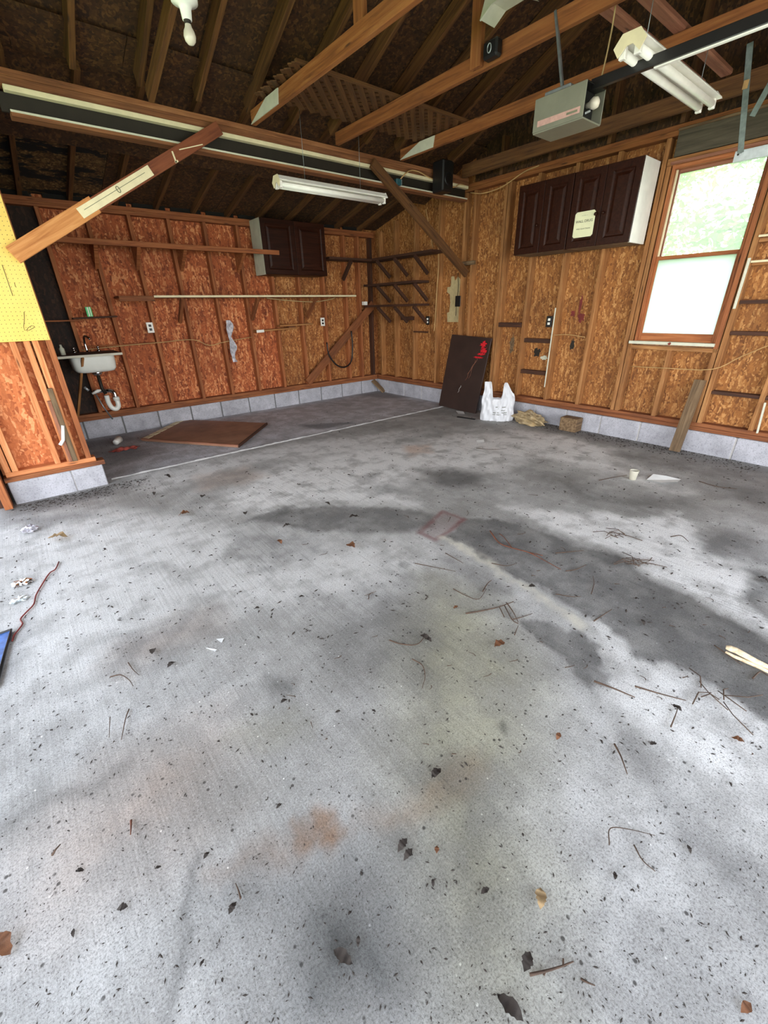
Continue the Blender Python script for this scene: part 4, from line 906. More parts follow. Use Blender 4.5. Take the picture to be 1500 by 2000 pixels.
# overhead door track with its hangers
tk = root('door_track', (-.5, -6, 2.2), 'galvanized overhead door track with V of perforated hanger straps', 'track')
bar('track_web', (-.50, -7.2, 2.215), (-.50, -4.70, 2.215), .004, .06, 'galv_light', tk); bar('track_lip', (-.485, -7.2, 2.246), (-.485, -4.70, 2.246), .034, .004, 'galv_light', tk); bar('track_lip', (-.485, -7.2, 2.186), (-.485, -4.70, 2.186), .034, .004, 'galv_light', tk)
lathe('bolt', [(.006, 0), (.006, .004), (.003, .006)], 'steel_dark', tk, 8, basis((0, -1, 0), (0, 0, 1), (-.503, -4.722, 2.225)))
for a, b in (((-.62, -4.655, 2.78), (-.51, -4.735, 2.23)), ((-.60, -4.90, 2.775), (-.515, -4.745, 2.42))):
    st_ = bar('hanger_strap', a, b, .034, .003, 'strap', tk, up=(1, .3, 0)); bar('hanger_flange', Vector(a)+Vector((.016, .0, 0)), Vector(b)+Vector((.016, 0, 0)), .003, .03, 'strap', tk, up=(1, .3, 0))
box('tag', (-.606, -4.70, 2.555), (-.60, -4.672, 2.60), 'cord_tan', tk, .001)

# boxes on the joists
cb = root('speaker', (-1.93, -3.66, 2.70), 'small dark box speaker with a pale emblem on a joist', 'speaker')
box('speaker_case', (-1.985, -3.74, 2.70), (-1.922, -3.63, 2.785), 'black', cb, .012)
tube('emblem', [Vector((-1.9865, -3.685+.014*math.cos(a), 2.742+.022*math.sin(a))) for a in [k*math.pi/6 for k in range(13)]], .003, 'galv_light', cb, 5)
bs = root('speaker', (-.6, -1.9, 2.48), 'large black loudspeaker hung on the header near the window wall', 'speaker')
box('speaker_case', (-.66, -2.06, 2.46), (-.50, -1.895, 2.74), 'black', bs, .012); box('grille', (-.652, -2.068, 2.475), (-.508, -2.06, 2.725), 'blackmetal', bs, .004); lathe('cone', [(.062, 0), (.06, .004), (.03, -.002)], 'black', bs, 20, basis((1, 0, 0), (0, 0, 1), (-.58, -2.068, 2.57)))
bx = root('junction_box', (-1.18, YB-.03, 2.5), 'small blue electrical box on the header beside the dark knee brace', 'electrical box')
box('box_body', (-1.215, YB-.075, 2.468), (-1.145, YB-.02, 2.525), 'tealbox', bx, .008); box('box_cover', (-1.148, YB-.075, 2.475), (-1.14, YB-.024, 2.52), 'galv', bx, .002)
tag(tube('cable', curve([(-1.14, YB-.05, 2.53), (-1.0, YB-.03, 2.62), (-.86, YB-.03, 2.63), (-.7, YB-.03, 2.60), (-.45, YB-.03, 2.58), (-.3, YB-.03, 2.56), (-.2, YB-.03, 2.60), (-.05, YB-.02, 2.60)]), .006, 'cord_tan'), 'tan cable looping along the header from the blue box', 'cable')

# lattice panel lying on the joists
la = root('lattice_panel', (-1.9, -2.45, 2.79), 'wood lattice panel lying flat on top of the joists', 'lattice')
LX0, LX1, LY0, LY1, LZ = -2.80, -.90, -2.74, -2.12, 2.79
for lay, sgn in ((0, 1), (1, -1)):
    k = -2.0
    while k < 4.2:
        pts = []
        # line y = LY0 + sgn*(x - (LX0+k)) clipped to the panel
        def clip(sgn, k):
            if sgn > 0: xa, xb = LX0+k, LX0+k+(LY1-LY0); ya, yb = LY0, LY1
            else: xa, xb = LX0+k, LX0+k+(LY1-LY0); ya, yb = LY1, LY0
            if xb < LX0+.03 or xa > LX1-.03: return None
            if xa < LX0: ya += (LX0-xa)*(1 if sgn > 0 else -1); xa = LX0
            if xb > LX1: yb -= (xb-LX1)*(1 if sgn > 0 else -1); xb = LX1
            return (xa, ya), (xb, yb)
        c_ = clip(sgn, k)
        if c_ and abs(c_[1][0]-c_[0][0]) > .03:
            bar('lattice_strip', (*c_[0], LZ+lay*.009), (*c_[1], LZ+lay*.009), .046, .007, 'rafter', la, bev=0)
        k += .105
bar('lattice_rim', (LX1, LY0, LZ+.005), (LX1, LY1, LZ+.005), .03, .02, 'rafter', la); bar('lattice_rim', (LX0, LY0, LZ+.005), (LX1, LY0, LZ+.005), .03, .02, 'rafter', la)
# reddish scrap boards lying across the joists
for y, x0, x1, lb in ((-4.42, -2.1, -.20, 'reddish board on the joists reaching furthest past the opener rail'), (-4.24, -2.1, -.16, 'reddish board on the joists above the shop light end'), (-4.86, -1.2, -.12, 'reddish board on the joists at the edge near the track')):
    tag(bar('loose_board', (x0, y, 2.80), (x1, y, 2.80), .075, .036, 'reddish', None, bev=.008), lb, 'board')

# ------------------------------------------------------------------ things against the window wall
bp = root('leaning_board', (-.2, -2.05, 0), 'large dark brown panel with red spray paint leaning on the window wall', 'panel')
b0, b1 = Vector((-.20, -2.03, .004)), Vector((-.022, -2.065, .955)); wv = Vector((-.10, .62, 0)).normalized(); wv = Vector((-.045, 1, 0)).normalized()
bar('sheet', b0, b1, .66, .022, 'panel_dark', bp, up=Vector((-1, -.05, .2)))
nv = (b1-b0).normalized().cross(Vector((0, 1, 0))); nv = nv if nv.x < 0 else -nv
def on_sheet(u, w_, e=.0135):   # u up 0..1, w_ along width metres (towards -y positive)
    return b0+(b1-b0)*u+Vector((.0, -1, 0))*w_+nv*e
def sheet_flake(name, u, w_, ru, rw, mat, seed):
    g = random.Random(seed); pts = []
    for k in range(26):
        a = 2*math.pi*k/26; q = g.uniform(.4, 1.15); pts.append(on_sheet(u+ru*q*math.sin(a), w_+rw*q*math.cos(a)))
    n = len(pts); return mesh(name, pts+[sum(pts, Vector())/n], [(i, (i+1) % n, n) for i in range(n)], mat, bp)
M['redpaint'] = plain('redpaint', S(206, 30, 40), .5, 0, .2, 40)
sheet_flake('red_paint', .90, .235, .05, .065, 'redpaint', 21); sheet_flake('red_paint', .83, .26, .05, .05, 'redpaint', 22); sheet_flake('red_paint', .78, .22, .02, .07, 'redpaint', 23); sheet_flake('red_paint', .735, .2, .015, .08, 'redpaint', 24)
for s_, (u0, w0, u1, w1) in enumerate(((.72, .19, .5, .07), (.70, .16, .45, .11), (.62, .13, .42, .06), (.34, .0, .24, -.03))):
    tube('scratch', [on_sheet(u0+(u1-u0)*k/5, w0+(w1-w0)*k/5+.008*math.sin(k*2)) for k in range(6)], .0016, 'reddish' if s_ < 3 else 'white', bp, 4)

# plastic carrier bag
bg_ = root('shopping_bag', (-.32, -2.76, 0), 'white plastic carrier bag with two upright handles standing on the floor', 'bag')
def bag_sheet(name, sgn):
    V, F = [], []; nu, nv_ = 30, 26
    c0 = Vector((-.30, -2.78, 0)); ux = Vector((.62, -.78, 0)).normalized()*1; fx = Vector((-.78, -.62, 0)).normalized()
    g = random.Random(5)
    for j in range(nv_+1):
        for i in range(nu+1):
            u = -1+2*i/nu
            top = .27
            if u < -.32: top = .27+.20*min(1, (-.32-u)/.22)
            elif u > .22: top = .27+.19*min(1, (u-.22)/.2)*(1 if u < .62 else max(.3, 1-(u-.62)/.5))
            v = j/nv_; z = top*v
            wid = .205*(1-.12*max(0, z-.2)/.25)*(1+.03*math.sin(z*30))
            bul = .085*max(0, 1-u*u)**.6*(1-.75*max(0, (z-.12))/.35)*(.85+.15*math.sin(5*u+9*z))
            if z > .3: bul = .02*(1-u*u)
            wr = .007*math.sin(17*u+22*z+sgn)+.006*math.sin(29*u-31*z)+.004*math.sin(60*z+11*u)
            p = c0+ux*(u*wid*(.95 if u < 0 else 1.0)-.02*(u > .3)*max(0, z-.3)*5)+fx*(sgn*bul+wr)+Vector((0, 0, .004+z))
            V.append(p)
    for j in range(nv_):
        for i in range(nu):
            a = j*(nu+1)+i; F.append((a, a+1, a+nu+2, a+nu+1) if sgn > 0 else (a, a+nu+1, a+nu+2, a+1))
    return mesh(name, V, F, 'bagplastic', bg_, True)
bag_sheet('front_sheet', 1); bag_sheet('back_sheet', -1)
_ux = Vector((.62, -.78, 0)); _fx = Vector((-.78, -.62, 0))
def bag_line(u0, u1, z, w_, r_=.0032):
    tube('print_line', [Vector((-.30, -2.78, 0))+_ux*(u0+(u1-u0)*k/6)+_fx*(.082-.06*((u0+(u1-u0)*k/6)/.2)**2-.0*z+(-.012 if z > .14 else 0)+.004*math.sin(k*1.7))+Vector((0, 0, z+w_*math.sin(k*1.1))) for k in range(7)], r_, 'inkgray', bg_, 4)
bag_line(-.05, .125, .112, .001); bag_line(-.05, .06, .088, .001); bag_line(.085, .12, .088, .001); bag_line(-.04, .10, .178, .001, .0036); bag_line(-.04, .02, .16, .001, .003); bag_line(.04, .09, .14, .001, .003)
# crumpled tan sack beside it
bm = bmesh.new(); bmesh.ops.create_icosphere(bm, subdivisions=4, radius=1)
g = random.Random(9)
for vtx in bm.verts:
    p = vtx.co.copy(); d = 1+.22*math.sin(5*p.x+3*p.y)+.18*math.sin(9*p.y-7*p.z+1)+.12*math.sin(15*p.x+11*p.z)+.08*math.sin(23*p.y+19*p.x)
    d += .1*abs(math.sin(8*p.x*p.y+4*p.z))
    vtx.co = Vector((p.x*.085*d, p.y*.17*d, max(p.z, -.75)*.075*d))
    vtx.co.z = max(vtx.co.z, -.052)
bmesh.ops.translate(bm, vec=(-.16, -3.17, .053), verts=bm.verts)
tag(frombm('crumpled_sack', bm, 'tanbag', None, False), 'crumpled tan sack lying beside the white plastic bag', 'sack')
fb = tag(box('wood_block', (-.16, -3.76, 0), (-.02, -3.56, .15), 'weathered', None, .006), 'dark weathered wood block against the block footing', 'block')
pk = tag(bar('leaning_post', (-.135, -4.755, .012), (-.012, -4.765, .665), .088, .038, 'weathered', None, up=(-1, 0, .1)), 'weathered gray-brown post leaning below the window corner', 'post')
tag(bar('wood_wedge', (-.02, -.20, .002), (-.12, -.02, .19), .09, .025, 'weathered', None, up=(0, -.6, 1)), 'brown scrap board propped in the room corner on the floor', 'board')
tag(bar('white_stick', (-.004, -5.29, .27), (-.004, -5.27, .53), .014, .02, 'offwhite', None, up=(1, 0, 0)), 'white painted stick standing on the sill plate at the edge', 'stick')

# ------------------------------------------------------------------ on the floor
# brown hardboard panel
fpn = root('hardboard_sheet', (-3.2, -.8, 0), 'flat brown hardboard sheet with taped white edge lying on the bay floor', 'panel')
q = [floor_at(*c) for c in ((354, 823), (522, 830), (466, 875), (277, 862))]
zb_, zt_ = .004, .026
mesh('sheet', [Vector((p.x, p.y, zb_)) for p in q]+[Vector((p.x, p.y, zt_)) for p in q], [(0, 1, 2, 3), (7, 6, 5, 4), (0, 4, 5, 1), (1, 5, 6, 2), (2, 6, 7, 3), (3, 7, 4, 0)], 'hardboard', fpn)
e0, e1 = Vector((q[3].x, q[3].y, zt_+.003)), Vector((q[0].x, q[0].y, zt_+.003)); inn = (Vector((q[1].x, q[1].y, 0))-Vector((q[0].x, q[0].y, 0))).normalized()*.03
for k in range(6):
    a, b = e0.lerp(e1, k/6+.012)+inn*1.3, e0.lerp(e1, (k+1)/6-.02)+inn*1.3
    bar('tape_piece', a, b, .075, .003, 'cream', fpn, bev=0)
bar('rim', Vector((q[3].x, q[3].y, .03)), Vector((q[2].x, q[2].y, .03)), .02, .012, 'reddish', fpn); bar('rim', Vector((q[2].x, q[2].y, .018)), Vector((q[1].x, q[1].y, .018)), .014, .03, 'darkwood', fpn)
# plastic bottle / cup and red rag near the sink
p = floor_at(231, 867); cup = root('cup', (p.x, p.y, 0), 'white plastic cup tipped over on the floor below the sink', 'cup')
lathe('cup_body', [(.028, 0), (.03, .01), (.04, .1), (.036, .1), (.03, .015), (.001, .012)], 'white', cup, 18, Matrix.Translation((p.x, p.y, .036)) @ Matrix.Rotation(1.0, 4, 'Z') @ Matrix.Rotation(1.45, 4, 'Y') @ Matrix.Translation((0, 0, -.05)))
def rag(name, c, rx, ry, h, mat, label, cat, seed):
    g = random.Random(seed); ph = [g.uniform(0, 6) for _ in range(6)]; V, F = [], []; n = 14
    for j in range(n+1):
        for i in range(n+1):
            u, v = -1+2*i/n, -1+2*j/n; e = max(0, 1-(u*u+v*v)**.7*.8)
            V.append((c.x+rx*u*(1+.2*math.sin(4*v+ph[0])), c.y+ry*v*(1+.25*math.sin(5*u+ph[1])), .003+h*e*abs(math.sin(3*u+2*v+ph[2]))+.25*h*(1+math.sin(9*u-6*v+ph[3]))*.5))
    for j in range(n):
        for i in range(n):
            a = j*(n+1)+i; F.append((a, a+1, a+n+2, a+n+1))
    return tag(mesh(name, V, F, mat, None, True), label, cat)
rag('rag', floor_at(244, 879), .13, .05, .035, 'redcloth', 'dirty red rag crumpled on the floor below the sink', 'rag', 3)
p = floor_at(1235, 936); pc = root('paper_cup', (p.x, p.y, 0), 'small off-white paper cup standing on the floor near the window wall', 'cup')
lathe('cup_body', [(.026, 0), (.034, .075), (.036, .077), (.032, .077), (.025, .006), (.001, .005)], 'cuppaper', pc, 18, Matrix.Translation((p.x, p.y, .001)))
def sheet_on_floor(name, outline, mat, label, cat, lift=.012, seed=0):
    g = random.Random(seed); P = [floor_at(*c) for c in outline]; c_ = sum(P, Vector())/len(P)
    V = [Vector((q_.x, q_.y, .002+g.uniform(0, lift))) for q_ in P]+[Vector((c_.x, c_.y, .003))]; n = len(P)
    return tag(mesh(name, V, [(i, (i+1) % n, n) for i in range(n)], mat), label, cat)
sheet_on_floor('paper_scrap', ((1262, 938), (1275, 930), (1300, 933), (1330, 938), (1322, 944), (1290, 945)), 'paper', 'white paper scrap on the floor beside the paper cup', 'paper', .02, 1)
sheet_on_floor('paper_scrap', ((930, 861), (945, 860), (946, 864), (932, 865)), 'paper', 'tiny white paper scrap out on the floor in front of the plastic bag', 'paper', .006, 2)
sheet_on_floor('paper_scrap', ((890, 803), (905, 805), (908, 810), (895, 810)), 'paper', 'white paper scrap at the foot of the dark leaning panel', 'paper', .015, 3)
sheet_on_floor('paper_scrap', ((422, 1249), (438, 1247), (433, 1257)), 'paper', 'small white triangular paper scrap, mid floor', 'paper', .006, 4)
sheet_on_floor('paper_scrap', ((402, 1267), (424, 1271), (420, 1276), (404, 1271)), 'paper', 'narrow white curl of paper near the triangular scrap', 'paper', .008, 5)
tag(bar('dark_strip', floor_at(893, 814, .006), floor_at(928, 819, .006), .03, .01, 'black', None), 'short black strip lying in front of the dark leaning panel', 'strip')
# split stick at the right edge
w0, w1 = floor_at(1418, 1264, .03), floor_at(1520, 1312, .012)
sp_ = root('split_stick', (w0.x, w0.y, 0), 'pale split wood stick lying on the floor at the edge of the view', 'stick')
dw = (w1-w0); sd_ = Vector((-dw.y, dw.x, 0)).normalized()
tube('upper_split', [w0+dw*t_+sd_*(.004*math.sin(t_*9))+Vector((0, 0, .004*math.sin(t_*5))) for t_ in (0, .08, .2, .4, .6, .8, 1)], [.008, .013, .013, .012, .012, .01, .009], 'woodshard', sp_, 7)
tube('lower_split', [w0+dw*t_-sd_*(.014+.004*math.sin(t_*7))-Vector((0, 0, .012)) for t_ in (.02, .2, .45, .7, 1)], [.005, .007, .008, .008, .007], 'woodshard', sp_, 6)
# blue mat edge and bungee cord at the left
mt = root('floor_mat', (-5.3, -3.9, 0), 'edge of a blue mat with dark stitched border on the floor', 'mat')
m0, m1 = floor_at(24, 1234), floor_at(-6, 1345)
mesh('mat_sheet', [(m0.x, m0.y, .001), (m1.x, m1.y, .001), (-5.75, m1.y, .001), (-5.75, m0.y, .001), (m0.x, m0.y, .012), (m1.x, m1.y, .012), (-5.75, m1.y, .012), (-5.75, m0.y, .012)], [(0, 1, 2, 3)[::-1], (4, 5, 6, 7)[::-1], (0, 4, 5, 1), (1, 5, 6, 2), (2, 6, 7, 3), (3, 7, 4, 0)], 'bluemat', mt)
tube('border', [(m1.x, m1.y, .012), (m0.x, m0.y, .012), (-5.75, m0.y, .012)], .007, 'black', mt, 6)
tag(tube('bungee_cord', curve([floor_at(x_, y_, .006) for x_, y_ in ((115, 1097), (108, 1112), (97, 1119), (83, 1140), (70, 1163), (66, 1180), (52, 1195), (40, 1209), (44, 1218), (36, 1230), (28, 1240), (24, 1252))], 40), [.002]*0 or .0035, 'redbrown'), 'thin reddish cord winding over the floor to the blue mat', 'cord')
# crumpled wrappers
def crumple(name, px, py, r, mat, label, cat, seed, flat=.5):
    bm = bmesh.new(); bmesh.ops.create_icosphere(bm, subdivisions=3, radius=1); g = random.Random(seed); ph = [g.uniform(0, 6) for _ in range(4)]
    c_ = floor_at(px, py)
    for vtx in bm.verts:
        p = vtx.co.copy(); d = 1+.3*math.sin(6*p.x+ph[0])*math.sin(5*p.y+ph[1])+.25*math.sin(11*p.z+9*p.x+ph[2])
        vtx.co = Vector((c_.x+p.x*r*d, c_.y+p.y*r*.8*d, max(.001, r*flat*.7+p.z*r*flat*d)))
    return tag(frombm(name, bm, mat), label, cat)
crumple('wrapper', 60, 1037, .045, 'plastic_clear', 'crumpled clear wrapper on the floor near the stub wall', 'wrapper', 1)
crumple('wrapper', 45, 1140, .04, 'chrome', 'shiny crumpled foil wrapper beside the reddish cord', 'wrapper', 2, .3)
crumple('wrapper', 38, 1172, .035, 'galv_light', 'torn silvery wrapper below the foil wrapper by the cord', 'wrapper', 3, .2)

# ------------------------------------------------------------------ dry leaves and twigs
def leaf_mesh(seed, L=1.0):
    g = random.Random(seed); V, F = [], []; n = 11
    for i in range(n+1):
        t_ = i/n; w_ = .26*max(0, math.sin(math.pi*t_))**1.1*(1+.2*g.uniform(-1, 1)); zc = .2*math.sin(t_*3+g.random())+.08*g.random()
        x = (t_-.5)
        V += [(x, -w_, zc+.16*w_*3*g.random()), (x, 0, zc), (x, w_, zc+.16*w_*3*g.random())]
    for i in range(n):
        a = i*3; F += [(a, a+3, a+4, a+1), (a+1, a+4, a+5, a+2)]
    me = bpy.data.meshes.new('leaf'); me.from_pydata(V, [], F); me.update(); me.shade_smooth(); return me
LM = {}
for mname in ('leaf_dark', 'leaf_tan', 'leaf_brown'):
    for s_ in range(3):
        me = leaf_mesh(s_+len(LM)); me.materials.append(M[mname]); LM[mname, s_] = me
def leaf(px, py, size, mname, label=None, group='dry dark leaf bits scattered over the floor', rot=None):
    p = floor_at(px, py); o = link('dry_leaf', LM[mname, random.randrange(3)])
    o.location = (p.x, p.y, .002+size*.05); o.rotation_euler = (0, 0, random.uniform(0, 6.28) if rot is None else rot); o.scale = (size, size, size*.9)
    if label: tag(o, label, 'leaf')
    else: tag(o, 'small dark dry leaf bit lying on the concrete floor', 'leaf', group)
for px, py, s_, m_, lb in (
 (685, 1070, .09, 'leaf_brown', 'curled brown leaf cluster in the middle of the floor'), (692, 1013, .08, 'leaf_dark', None), (547, 1060, .05, 'leaf_brown', 'small round brown leaf left of the middle of the floor'),
 (360, 1007, .09, 'leaf_brown', 'long reddish brown leaf sliver near the stub wall'), (397, 972, .07, 'leaf_dark', None), (328, 932, .07, 'leaf_dark', None), (302, 966, .05, 'leaf_dark', None), (115, 1054, .13, 'leaf_tan', 'long tan leaf on the floor near the stub wall'),
 (300, 1274, .05, 'leaf_dark', None), (336, 1300, .045, 'leaf_dark', None), (555, 1371, .03, 'leaf_dark', None), (890, 1188, .03, 'leaf_brown', 'tiny red-brown leaf near the fallen twigs'),
 (852, 1513, .05, 'leaf_dark', 'round black leaf blot on the orange-stained floor'), (786, 1653, .04, 'leaf_dark', None), (797, 1671, .035, 'leaf_dark', None), (853, 1661, .022, 'leaf_brown', None), (947, 1742, .028, 'leaf_dark', None),
 (1055, 1757, .05, 'leaf_tan', 'small curled tan leaf in the near floor'), (1029, 1880, .045, 'leaf_dark', None), (995, 1971, .06, 'leaf_dark', 'pointed black leaf at the very near floor edge'), (670, 1872, .05, 'leaf_dark', 'folded black leaf on the dark stain at the near floor'),
 (8, 1850, .07, 'leaf_brown', 'brown leaf at the left floor edge'), (240, 1775, .03, 'leaf_dark', None), (157, 1702, .022, 'leaf_dark', None), (545, 1576, .02, 'leaf_dark', None), (455, 1775, .03, 'leaf_dark', None), (832, 1250, .06, 'leaf_dark', None),
 (660, 1392, .022, 'leaf_dark', None), (730, 1390, .02, 'leaf_dark', None), (700, 1840, .02, 'leaf_dark', None), (404, 1672, .022, 'leaf_dark', None), (1200, 1712, .022, 'leaf_dark', None), (1455, 1970, .03, 'leaf_brown', None), (975, 1262, .07, 'leaf_brown', None), (1040, 1148, .05, 'leaf_dark', None), (1255, 1217, .035, 'leaf_dark', None),
 (1090, 1440, .03, 'leaf_brown', None), (1275, 1455, .03, 'leaf_dark', None), (1440, 1447, .035, 'leaf_brown', None), (1320, 1385, .04, 'leaf_dark', None), (1345, 1660, .02, 'leaf_dark', None), (1490, 1135, .06, 'leaf_dark', None), (560, 1029, .06, 'leaf_dark', None), (480, 1005, .06, 'leaf_dark', None), (640, 985, .05, 'leaf_dark', None)):
    leaf(px, py, s_, m_, lb)
g = random.Random(44)
for k in range(70):
    px, py = g.uniform(30, 1480), 840+1150*g.random()**1.7
    if py < 1000 and px < 240: continue
    p = floor_at(px, py)
    if p.x > -.12 or p.x < -5.6: continue
    if py > 915 or px > 560: leaf(px, py, g.uniform(.008, .018)*(1.8 if py < 1200 else 1), 'leaf_dark')
def twig(pts, r=.003, mat='twig', label=None, branches=()):
    r *= .88
    P = [floor_at(x_, y_, .004+.012*random.random()) for x_, y_ in pts]
    n = max(8, len(P)*4); C_ = curve(P, n); o = tube('twig', C_, [r*(1-.6*i/len(C_)) for i in range(len(C_))], mat, None, 5)
    tag(o, label or 'thin dry twig lying on the concrete floor', 'twig', None if label else 'thin dry twigs scattered over the floor')
    for i, b in enumerate(branches):
        q = [floor_at(x_, y_, .006) for x_, y_ in b]; tube('side_twig', curve(q, 6), r*.6, mat, o, 4)
twig(((957, 1037), (975, 1060), (1000, 1070), (1030, 1078), (1055, 1090), (1095, 1112)), .0055, 'twig_red', 'longest forked reddish twig on the damp patch', (((1000, 1070), (985, 1050), (975, 1042)), ((1030, 1078), (1060, 1085)),))
twig(((1085, 1080), (1110, 1078), (1140, 1075)), .004); twig(((1105, 1115), (1125, 1112), (1145, 1103)), .004); twig(((1155, 1160), (1160, 1140), (1158, 1125)), .003)
twig(((910, 1198), (945, 1192), (975, 1185), (1003, 1175)), .005, 'twig', 'dark forked twig at the edge of the near damp patch', (((975, 1185), (985, 1205)), ((985, 1182), (1000, 1210), (1012, 1218))))
twig(((990, 1178), (1002, 1195), (1012, 1215)), .004); twig(((1000, 1210), (1020, 1205), (1040, 1198)), .003); twig(((885, 1150), (910, 1163), (935, 1170), (950, 1150)), .003); twig(((943, 1155), (952, 1140), (960, 1133)), .004)
twig(((1160, 1213), (1175, 1203), (1195, 1190)), .004); twig(((760, 1250), (785, 1258), (815, 1258), (832, 1240)), .004, 'twig', 'curved dark twig with a leaf scrap in the middle floor'); twig(((805, 1287), (825, 1300), (830, 1322), (824, 1345)), .003)
twig(((1160, 1330), (1200, 1345), (1240, 1362)), .005); twig(((1240, 1340), (1290, 1355), (1340, 1368)), .004); twig(((250, 1294), (260, 1308), (272, 1319)), .003); twig(((215, 1322), (235, 1318), (252, 1328), (260, 1340)), .003)
twig(((252, 1385), (245, 1405), (237, 1445)), .003); twig(((215, 1400), (213, 1440)), .002); twig(((1200, 1453), (1213, 1478), (1225, 1512)), .004); twig(((1190, 1650), (1192, 1618), (1230, 1620), (1280, 1632)), .002); twig(((1238, 1650), (1255, 1680), (1280, 1702)), .0025)
twig(((1035, 1904), (1065, 1897), (1095, 1888), (1120, 1878)), .004, 'twig', 'knobbly dark twig in the near floor', (((1100, 1886), (1100, 1872)), ((1065, 1897), (1062, 1905)))); twig(((1135, 1912), (1150, 1920), (1162, 1925)), .003)
twig(((256, 1602), (256, 1615), (255, 1630)), .004, 'twig_red', 'short red-brown twig at the near left floor'); twig(((102, 1670), (108, 1660), (118, 1649)), .004); twig(((470, 1755), (466, 1740), (460, 1725)), .003); twig(((607, 1410), (611, 1423)), .002); twig(((1310, 1420), (1318, 1400), (1325, 1380)), .003)
twig(((1310, 1048), (1330, 1046), (1345, 1058)), .004); twig(((720, 1170), (722, 1160), (735, 1155)), .003); twig(((870, 1080), (905, 1100)), .003); twig(((810, 1100), (850, 1108), (890, 1116)), .003); twig(((960, 1100), (990, 1105), (1010, 1100)), .003); twig(((1085, 1160), (1115, 1165), (1135, 1165)), .003)
twig(((1395, 1260), (1430, 1285), (1450, 1300)), .003); twig(((1470, 1325), (1485, 1312), (1500, 1320)), .004); twig(((1365, 940), (1400, 950), (1440, 955)), .004); twig(((1170, 938), (1200, 932), (1225, 928)), .004); twig(((930, 875), (960, 878), (990, 876)), .003); twig(((1005, 1240), (1012, 1222)), .003); twig(((880, 1010), (875, 1020)), .003)
for ci, (cx_, cy_, n_) in enumerate(((1245, 1105, 11), (1207, 1045, 9), (1390, 1345, 8))):   # needle clumps
    lb = ('largest clump of pine needles on the damp patch', 'small clump of pine needles above the large clump', 'loose pine needles near the pale split stick')[ci]
    c_ = floor_at(cx_, cy_); cl = root('needle_clump', (c_.x, c_.y, 0), lb, 'needles')
    for k in range(n_):
        a = random.uniform(0, 6.28); l_ = random.uniform(.05, .14); o_ = Vector((random.uniform(-.05, .05), random.uniform(-.05, .05), .004+.004*random.random()))
        tube('needle', [c_+o_, c_+o_+Vector((math.cos(a)*l_*.5, math.sin(a)*l_*.5, .014)), c_+o_+Vector((math.cos(a+.3)*l_, math.sin(a+.3)*l_, .002))], .0022, 'twig', cl, 4)
for k in range(46):
    px, py = g.uniform(560, 1480), g.uniform(900, 1500); a = g.uniform(0, 6.28); l_ = g.uniform(6, 22)
    if floor_at(px, py).x > -.2: continue
    twig(((px, py), (px+l_*math.cos(a)*.5+3, py+l_*math.sin(a)*.25), (px+l_*math.cos(a), py+l_*math.sin(a)*.5)), .0022)
# fine crumbs, uncountable
cv, cf = [], []
for k in range(5600):
    px, py = g.uniform(0, 1500), 800+1200*g.random()**1.25
    p = floor_at(px, py)
    if p.x > -.03 or p.x < -6 or p.y > -.05: continue
    if p.y > -1.9 and p.x < -4.4: continue
    if -1.78 < p.y < -1.7: continue
    s_ = (.0008+.0022*g.random()**3)*(1 if py > 1500 else 1.5 if py > 1250 else 2.4 if py > 1000 else 3); a = g.uniform(0, 6.28); e = g.uniform(1, 2.6); i = len(cv)
    z_ = .0 if p.y < -1.75 else -.004
    dx, dy = math.cos(a)*s_*e, math.sin(a)*s_*e; ex, ey = -math.sin(a)*s_*.7, math.cos(a)*s_*.7
    cv += [(p.x-dx, p.y-dy, z_+.0006), (p.x+ex, p.y+ey, z_+.0006), (p.x+dx, p.y+dy, z_+.0006), (p.x-ex, p.y-ey, z_+.0006), (p.x, p.y, z_+s_*.7)]
    cf += [(i, i+3, i+4), (i+3, i+2, i+4), (i+2, i+1, i+4), (i+1, i, i+4)]
# drift of dirt along the window wall footing
for k in range(1500):
    y = g.uniform(-5.4, -2.9); x = -abs(g.gauss(0, .13))-.01
    s_ = .0015+.006*g.random()**2; a = g.uniform(0, 6.28); i = len(cv); dx, dy = math.cos(a)*s_*2, math.sin(a)*s_*2; ex, ey = -math.sin(a)*s_*.8, math.cos(a)*s_*.8
    cv += [(x-dx, y-dy, .0006), (x+ex, y+ey, .0006), (x+dx, y+dy, .0006), (x-ex, y-ey, .0006), (x, y, s_*.8)]
    cf += [(i, i+3, i+4), (i+3, i+2, i+4), (i+2, i+1, i+4), (i+1, i, i+4)]
for k in range(900):
    x = g.uniform(-5.1, -4.2); y = -1.9-abs(g.gauss(0, .12)); s_ = .0015+.005*g.random()**2; a = g.uniform(0, 6.28); i = len(cv); dx, dy = math.cos(a)*s_*2, math.sin(a)*s_*2; ex, ey = -math.sin(a)*s_*.8, math.cos(a)*s_*.8
    cv += [(x-dx, y-dy, .0006), (x+ex, y+ey, .0006), (x+dx, y+dy, .0006), (x-ex, y-ey, .0006), (x, y, s_*.8)]
    cf += [(i, i+3, i+4), (i+3, i+2, i+4), (i+2, i+1, i+4), (i+1, i, i+4)]
tag(mesh('debris', cv, cf, 'leaf_dark'), 'fine dark crumbs and dirt scattered over the whole floor', 'debris', None, 'stuff')

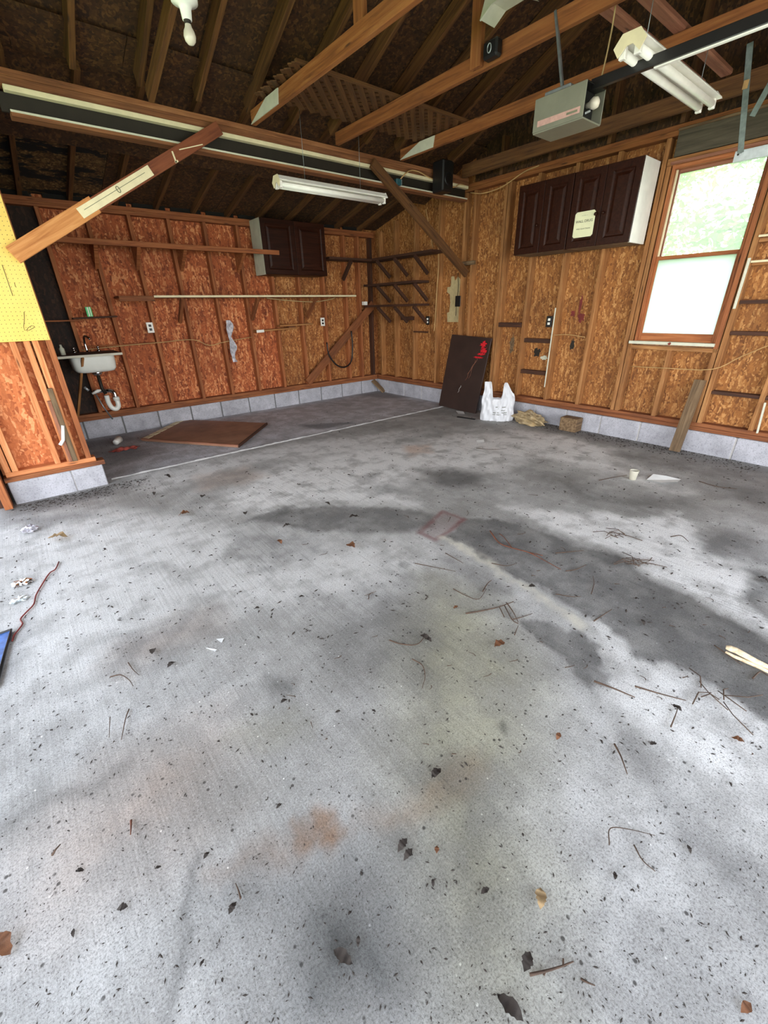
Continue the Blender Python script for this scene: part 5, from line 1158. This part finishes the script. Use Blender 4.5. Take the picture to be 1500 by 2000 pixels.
# ------------------------------------------------------------------ outside the window and door
V = [(-14, -30, -.03), (30, -30, -.03), (30, 20, -.03), (-14, 20, -.03)]
tag(mesh('terrain', V, [(0, 1, 2, 3)], 'grass'), kind='structure')
dr = tag(box('driveway', (-9, -16, -.06), (.6, -7.4, -.02), 'driveway', None, 0), kind='structure')
def tree(x, y, h, cr, seed, mat, label, n=2600):
    g = random.Random(seed); t_ = root('tree', (x, y, 0), label, 'tree')
    tp = [Vector((x+.15*math.sin(k*1.1+seed), y+.12*math.cos(k*1.3+seed), h*k/7)) for k in range(8)]
    tr_ = tube('trunk', tp, [.13*(1-.1*k) for k in range(8)], 'bark', t_, 8)
    tips = []
    for k in range(14):
        b = tp[2+k % 5]; a = g.uniform(0, 6.28); L = cr*g.uniform(.5, 1)
        e = b+Vector((math.cos(a)*L, math.sin(a)*L, L*g.uniform(.1, .7))); m_ = (b+e)/2+Vector((0, 0, .15*L))
        tube('branch', [b, m_, e], [.045, .03, .012], 'bark', tr_, 5); tips += [m_, e, (m_+e)/2]
    lv, lf = [], []
    for k in range(n):
        c_ = g.choice(tips)+Vector((g.gauss(0, .3), g.gauss(0, .3), g.gauss(0, .25)))*cr*.55
        s_ = g.uniform(.05, .1); d1 = Vector((g.gauss(0, 1), g.gauss(0, 1), g.gauss(0, .6))).normalized(); d2 = d1.orthogonal().normalized(); d2 = Matrix.Rotation(g.uniform(0, 6.28), 3, d1) @ d2
        i = len(lv); lv += [c_-d1*s_, c_+d2*s_*.45, c_+d1*s_, c_-d2*s_*.45]; lf.append((i, i+1, i+2, i+3))
    f_ = mesh('foliage', lv, lf, mat, t_); f_['kind'] = 'stuff'
for x, y, h, cr, sd2, m_, lb in (
 (3.6, -4.3, 4.4, 1.25, 1, 'leaf_a', 'nearest thin green tree outside the window'), (5.0, -1.8, 5.0, 1.4, 2, 'leaf_b', 'yellow-green tree outside the window on the corner side'), (7.6, -3.9, 5.6, 1.6, 3, 'leaf_b', 'yellow-green tree outside the window behind the nearest tree'),
 (9.6, .4, 6.5, 2.2, 4, 'leaf_a', 'far dark green tree outside, behind the corner-side tree'), (13.2, -3.0, 7.5, 2.4, 5, 'leaf_a', 'far dark green tree outside, straight beyond the window')):
    tree(x, y, h, cr, sd2, m_, lb)
